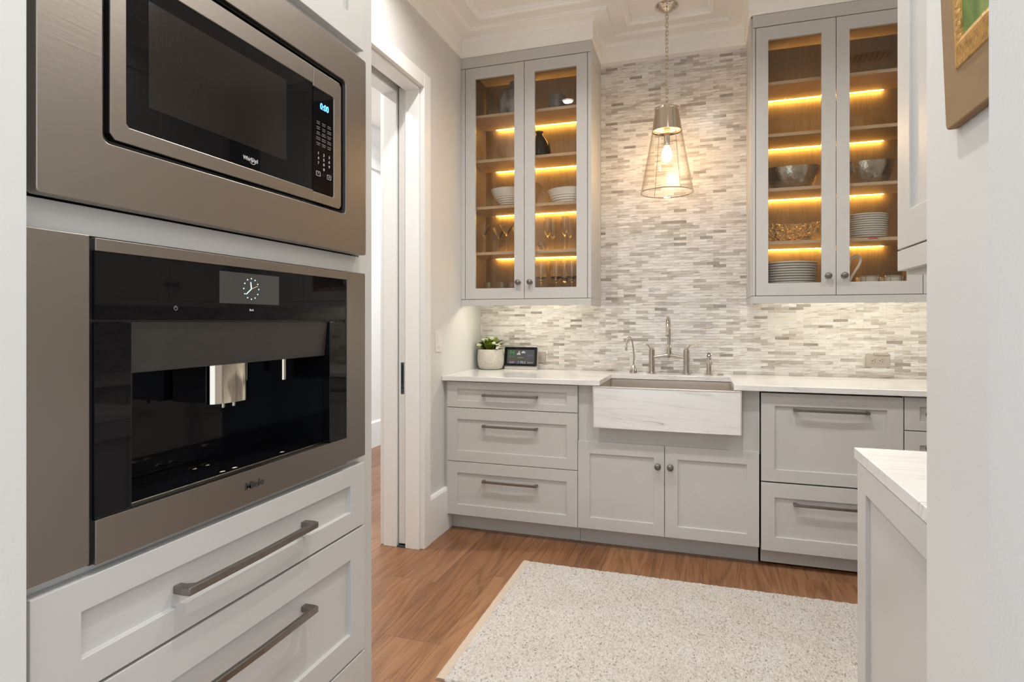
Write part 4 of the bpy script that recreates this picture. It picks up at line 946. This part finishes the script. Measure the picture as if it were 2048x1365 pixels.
# ------------------------------------------------------------------ worktop things
pp_ = thing('potted_plant', 'white-flowered green plant in a speckled stone pot on the worktop', 'plant', (-1.345, 3.690, CZ1))
MB().lathe([(0.0001, 0), (0.055, 0), (0.068, 0.008), (0.077, 0.030), (0.080, 0.065), (0.078, 0.105), (0.076, 0.124), (0.070, 0.126), (0.069, 0.105), (0.0001, 0.10)], 36).build('pot', 'pot', pp_)
MB().lathe([(0.0001, 0.112), (0.0700, 0.108)], 24).build('soil', 'soil', pp_)
def leaf_mesh(L, w):
    mb = MB(); n = 6; vs_ = []; fs2 = []
    for i in range(n + 1):
        f = i / n; ww = w * math.sin(PI * (0.08 + 0.92 * f) * 0.99) ** 0.7 if f < 1 else 0.0015; z_ = 0.25 * L * math.sin(f * PI * 0.6); x_ = L * f
        for s_, dz in ((-1, 0.12 * ww), (0, 0), (1, 0.12 * ww)): vs_.append((x_, s_ * ww, z_ + dz))
    for i in range(n):
        for j in range(2): fs2.append((i * 3 + j, i * 3 + j + 1, i * 3 + j + 4, i * 3 + j + 3))
    k = len(vs_); vs_ += [(a, b_, c_ - 0.0015) for a, b_, c_ in vs_]; fs2 += [tuple(q_ + k for q_ in f)[::-1] for f in fs2]
    mb.smooth = True; mb.add(vs_, fs2); me = mb.mesh('leaf'); me.materials.append(M['leaf']); return me
lmA, lmB = leaf_mesh(0.072, 0.026), leaf_mesh(0.058, 0.024)
rl_ = random.Random(21)
for k in range(22):
    a = 2 * PI * k / 11 + rl_.uniform(-.2, .2); ob = link('leaf', lmA if k % 2 else lmB, None, pp_, loc=(0.022 * math.cos(a), 0.022 * math.sin(a), 0.115 + 0.016 * (k // 11) + rl_.uniform(0, .008)))
    ob.rotation_euler = (rl_.uniform(-.3, .3), rl_.uniform(-0.75, -0.05) - 0.25 * (k // 11), a)
for k, (x_, y_, z_) in enumerate([(-0.052, -0.045, 0.152), (-0.034, -0.03, 0.186), (-0.012, -0.040, 0.190), (0.014, -0.025, 0.192), (0.044, -0.055, 0.166), (0.058, -0.03, 0.158), (-0.010, 0.02, 0.196), (-0.064, -0.02, 0.150), (0.062, -0.055, 0.138)]):
    mb = MB(); mb2 = MB()
    for j in range(12):
        a = rl_.uniform(0, 2 * PI); r = rl_.uniform(0, 0.015); fx, fy, fz_ = x_ + r * math.cos(a), y_ + r * math.sin(a), z_ + rl_.uniform(-.008, .007)
        if j < 10:
            for q_ in range(4):
                b_ = PI / 2 * q_ + a; mb.ball((fx + 0.0042 * math.cos(b_), fy + 0.0042 * math.sin(b_), fz_), 0.0040, 6, 4, (1, 1, 0.6))
        else: mb2.ball((fx, fy, fz_), 0.0032, 6, 4, (1, 1, 1.4))
    cl = mb.build('flower_cluster', 'petal', pp_); mb2.build('bud', 'bud', cl)
    MB().tube([(x_ * .3, y_ * .3, 0.11), (x_ * .8, y_ * .8, z_ - 0.02), (x_, y_, z_ - .003)], 0.0016, 5).build('stem', 'leaf', pp_)

wd = thing('weather_display', 'small grey weather station with colour screen propped on the worktop', 'weather station', (-1.158, 3.735, CZ1), 0.0)
mb = MB(); mb.prism([(-0.012, 0), (0.03, 0), (0.03, 0.012), (0.016, 0.128), (0.003, 0.128)], -0.103, 0.103, 'yz'); mb.build('casing', 'device', wd, bevel=0.003)
tl = math.atan2(0.015, 0.105)
fr_o = bpy.data.objects.new('screen_frame', (lambda m_: m_)(ring_xz(MB(), rrect(-0.102, 0.102, 0.0, 0.112, 0.006), rrect(-0.086, 0.086, 0.013, 0.097, 0.002), -0.003, 0.002).mesh('screen_frame')))
fr_o.data.materials.append(M['black_gloss']); COL.objects.link(fr_o); fr_o.parent = wd; fr_o.location = (0, -0.0115, 0.0205); fr_o.rotation_euler = (-tl, 0, 0)
sc_o = link('screen', B(-0.087, 0.087, -0.0012, 0.0005, 0.012, 0.098).mesh('screen'), 'scr_bg', wd, loc=(0, -0.0115, 0.0205), rot=(-tl, 0, 0))
yS = -0.0016
text('reading', '94', 0.036, 'scr_green', sc_o, (-0.056, yS, 0.078), bold=0.0004); text('reading', '58 61', 0.018, 'scr_green', sc_o, (-0.056, yS, 0.053))
text('reading', '75 78', 0.016, 'scr_red', sc_o, (-0.056, yS, 0.036)); text('reading', '10:37', 0.015, 'scr_white', sc_o, (-0.056, yS, 0.020)); text('reading', '1 70.2', 0.020, 'scr_white', sc_o, (0.006, yS, 0.021))
text('reading', '29.8', 0.018, 'scr_blue', sc_o, (0.055, yS, 0.062)); text('reading', '0.0 2 4', 0.012, 'scr_white', sc_o, (0.060, yS, 0.020)); text('caption', 'FORECAST', 0.008, 'scr_gold', sc_o, (0.0, yS, 0.049))
for x_, z_ in ((-0.013, 0.070), (0.016, 0.080)):
    mb = MB()
    for dx, dz, r in ((-0.007, 0, 0.005), (0, 0.003, 0.0065), (0.007, 0, 0.005)): mb.lathe([(0.0001, 0), (r, 0), (r, -0.0004), (0.0001, -0.0004)], 12, 'y', (x_ + dx, yS, z_ + dz))
    mb.build('cloud_icon', 'scr_white', sc_o)
MB().lathe([(0.0001, 0), (0.005, 0), (0.005, -0.0003), (0.0001, -0.0003)], 14, 'y', (-0.010, yS + 0.0001, 0.083)).build('sun_icon', 'scr_gold', sc_o)
mb = MB(); mb.box(0.030, 0.0305, yS - .0002, yS + .0004, 0.014, 0.096); mb.box(0.030, 0.085, yS - .0002, yS + .0004, 0.080, 0.0805); mb.box(0.030, 0.085, yS - .0002, yS + .0004, 0.045, 0.0455); mb.build('divider', 'scr_blue', sc_o)

def outlet(label, xc, zc):
    t = thing('outlet_plate', label, 'outlet', (xc, YB - 0.0005, zc))
    pl_ = MB().prism(rrect(-0.060, 0.060, -0.036, 0.036, 0.004), -0.006, 0.0, 'xz').build('cover_plate', 'outlet', t, bevel=0.0015)
    MB().prism(rrect(-0.034, 0.034, -0.0165, 0.0165, 0.002), -0.0078, -0.005, 'xz').build('receptacle', 'outlet', t, bevel=0.0005)
    for s_ in (-0.017, 0.020):
        MB().lathe([(0.0001, -0.0076), (0.0028, -0.0076), (0.0028, -0.0083), (0.0001, -0.0083)], 12, 'y', (s_ - 0.010, 0, 0)).build('earth_hole', 'outlet_dark', t)
        for z_ in (-0.006, 0.006): B(s_ - 0.002, s_ + 0.006, -0.0083, -0.0076, z_ - 0.0012, z_ + 0.0012).build('slot', 'outlet_dark', t)
    return t
ol = outlet('taupe wall outlet on the tiles at right above the worktop', 0.9405, 1.012)
B(-0.020, 0.050, -0.011, -0.0005, 0.030, 0.0425).build('cover_hinge', 'outlet', ol, bevel=0.001)
outlet('taupe wall outlet half hidden behind the weather station', -1.052, 0.994)
sw = thing('light_switch', 'white rocker light switch on the wall left of the worktop', 'switch', (XW + 0.0005, 3.107, 1.117), PI / 2)
MB().prism(rrect(-0.036, 0.036, -0.060, 0.060, 0.003), -0.006, 0, 'xz').build('cover_plate', 'switch', sw, bevel=0.001); MB().prism(rrect(-0.0165, 0.0165, -0.033, 0.033, 0.001), -0.0085, -0.005, 'xz').build('rocker', 'switch', sw, bevel=0.0006)

pp_.scale = (1.12, 1.12, 1.06); wd.scale = (1.10, 1.10, 1.12); wd.location.x = -1.148

# ------------------------------------------------------------------ rug
rx0, rx1, ry0, ry1 = -0.876, 0.74, 1.845, 2.887
rg = thing('area_rug', 'pale flecked wool rug on the oak floor', 'rug', ((rx0 + rx1) / 2, (ry0 + ry1) / 2, 0))
hx, hy = (rx1 - rx0) / 2, (ry1 - ry0) / 2
nx, ny = 300, 200; rr2 = random.Random(8); vs_ = []; fs2 = []
for j in range(ny + 1):
    for i in range(nx + 1):
        e_ = (i in (0, nx)) or (j in (0, ny))
        vs_.append((-hx + 0.028 + (2 * hx - 0.056) * i / nx + (rr2.uniform(-.001, .001)), -hy + 2 * hy * j / ny + rr2.uniform(-.0015, .0015), 0.001 if e_ else 0.0085 + rr2.uniform(-0.0018, 0.0018)))
for j in range(ny):
    for i in range(nx): a = j * (nx + 1) + i; fs2.append((a, a + 1, a + nx + 2, a + nx + 1))
mb = MB().add(vs_, fs2); mb.smooth = True; rgb_ = mb.build('woven_field', 'rug', rg)
for s_ in (-1, 1):
    mb = MB(); cs = [(-0.017, 0.0005), (-0.017, 0.004), (-0.011, 0.0082), (0.0, 0.0090), (0.012, 0.0088), (0.017, 0.0070), (0.017, 0.0005)]; nn = 60; vs_ = []; fs2 = []
    for j in range(nn + 1):
        yy = -hy + 2 * hy * j / nn; wv = rr2.uniform(-0.0012, 0.0012)
        vs_ += [(s_ * (hx - 0.017) + cx_ + wv, yy, cz_) for cx_, cz_ in cs]
    k = len(cs)
    for j in range(nn):
        for i in range(k - 1): fs2.append((j * k + i, j * k + i + 1, (j + 1) * k + i + 1, (j + 1) * k + i))
    fs2 += [tuple(range(k)), tuple(range(nn * k, nn * k + k))[::-1]]
    mb.add(vs_, fs2); mb.smooth = True; mb.build('binding', 'binding', rg)

# ------------------------------------------------------------------ picture on the partition (faces -X)
pc = thing('framed_picture', 'gilt framed green landscape on a bronze panel hanging on the white wall', 'picture', (XP - 0.0005, 0.78, 1.481), -PI / 2)
pc.rotation_euler = (0.037, 0, -PI / 2)          # hangs leaning slightly forward
pan = MB().prism(rrect(-0.115, 0.25, 0.0, 0.52, 0.008), -0.0115, 0.0, 'xz').build('backing_panel', 'pic_mat', pc, bevel=0.002)
gx0, gx1, gz0, gz1 = -0.0735, 0.21, 0.063, 0.46
def ins(p): return [(gx0 + p, gz0 + p), (gx1 - p, gz0 + p), (gx1 - p, gz1 - p), (gx0 + p, gz1 - p)]
lv = [(0.0, -0.0117), (0.001, -0.0130), (0.010, -0.0155), (0.018, -0.0185), (0.022, -0.0190), (0.025, -0.0175), (0.029, -0.0160), (0.030, -0.0117)]
vs_ = []; fs2 = []
for p_, y_ in lv: vs_ += [(a, y_, b_) for a, b_ in ins(p_)]
for k in range(len(lv) - 1):
    for i in range(4): fs2.append((k * 4 + i, k * 4 + (i + 1) % 4, (k + 1) * 4 + (i + 1) % 4, (k + 1) * 4 + i))
MB().add(vs_, fs2).build('gilt_frame', 'gold', pc)
B(gx0 + 0.0285, gx1 - 0.0285, -0.0140, -0.0118, gz0 + 0.0285, gz1 - 0.0285).build('canvas', 'painting', pc)

# ------------------------------------------------------------------ ceiling fittings and lights
def downlight(x, y, w, label):
    t = thing('downlight', label, 'downlight', (x, y, CEIL), 0, None)
    MB().lathe([(0.046, -0.0005), (0.066, -0.0005), (0.068, -0.003), (0.064, -0.006), (0.050, -0.004)], 36, closed=True).build('trim_ring', 'switch', t)
    MB().lathe([(0.0001, -0.0025), (0.048, -0.0025), (0.048, -0.001), (0.0001, -0.001)], 36).build('lens', 'lamp', t)
    ld = bpy.data.lights.new('downlight_beam', 'AREA'); ld.shape = 'DISK'; ld.size = 0.07; ld.energy = w; ld.color = (1.0, 0.972, 0.925); ld.spread = math.radians(150)
    lo = bpy.data.objects.new('downlight_beam', ld); COL.objects.link(lo); lo.parent = t; lo.location = (0, 0, -0.012)
    return t
downlight(-1.05, 2.19, DOWN_W, 'recessed ceiling downlight near the left wall')
downlight(0.05, 2.19, DOWN_W, 'recessed ceiling downlight above the rug')
downlight(1.385, 2.30, DOWN_W * 0.6, 'recessed ceiling downlight near the right cabinets')
downlight(-0.15, 0.98, DOWN_W * 0.9, 'recessed ceiling downlight near the doorway')
downlight(-2.4, 2.6, 26, 'unseen added hall light opposite the pocket door')  # lamp added out of view to brighten the hall beyond the opening
downlight(-2.4, 4.6, 26, 'unseen added hall light at the far end')  # second unseen lamp, likewise added to keep the hall bright
vt = thing('air_vent', 'slatted ceiling air vent near the right cabinets', 'vent', (1.03, 2.33, CEIL))
mb = MB(); mb.box(-0.18, 0.18, -0.09, -0.075, -0.006, -0.0005); mb.box(-0.18, 0.18, 0.075, 0.09, -0.006, -0.0005); mb.box(-0.18, -0.165, -0.075, 0.075, -0.006, -0.0005); mb.box(0.165, 0.18, -0.075, 0.075, -0.006, -0.0005)
mb.build('frame', 'grille', vt); B(-0.165, 0.165, -0.075, 0.075, -0.002, -0.0005).build('backing', 'dark_gap', vt)
for k in range(10): B(-0.165 + 0.033 * k + 0.008, -0.165 + 0.033 * k + 0.026, -0.075, 0.075, -0.005, -0.0022).build('slat', 'grille', vt)
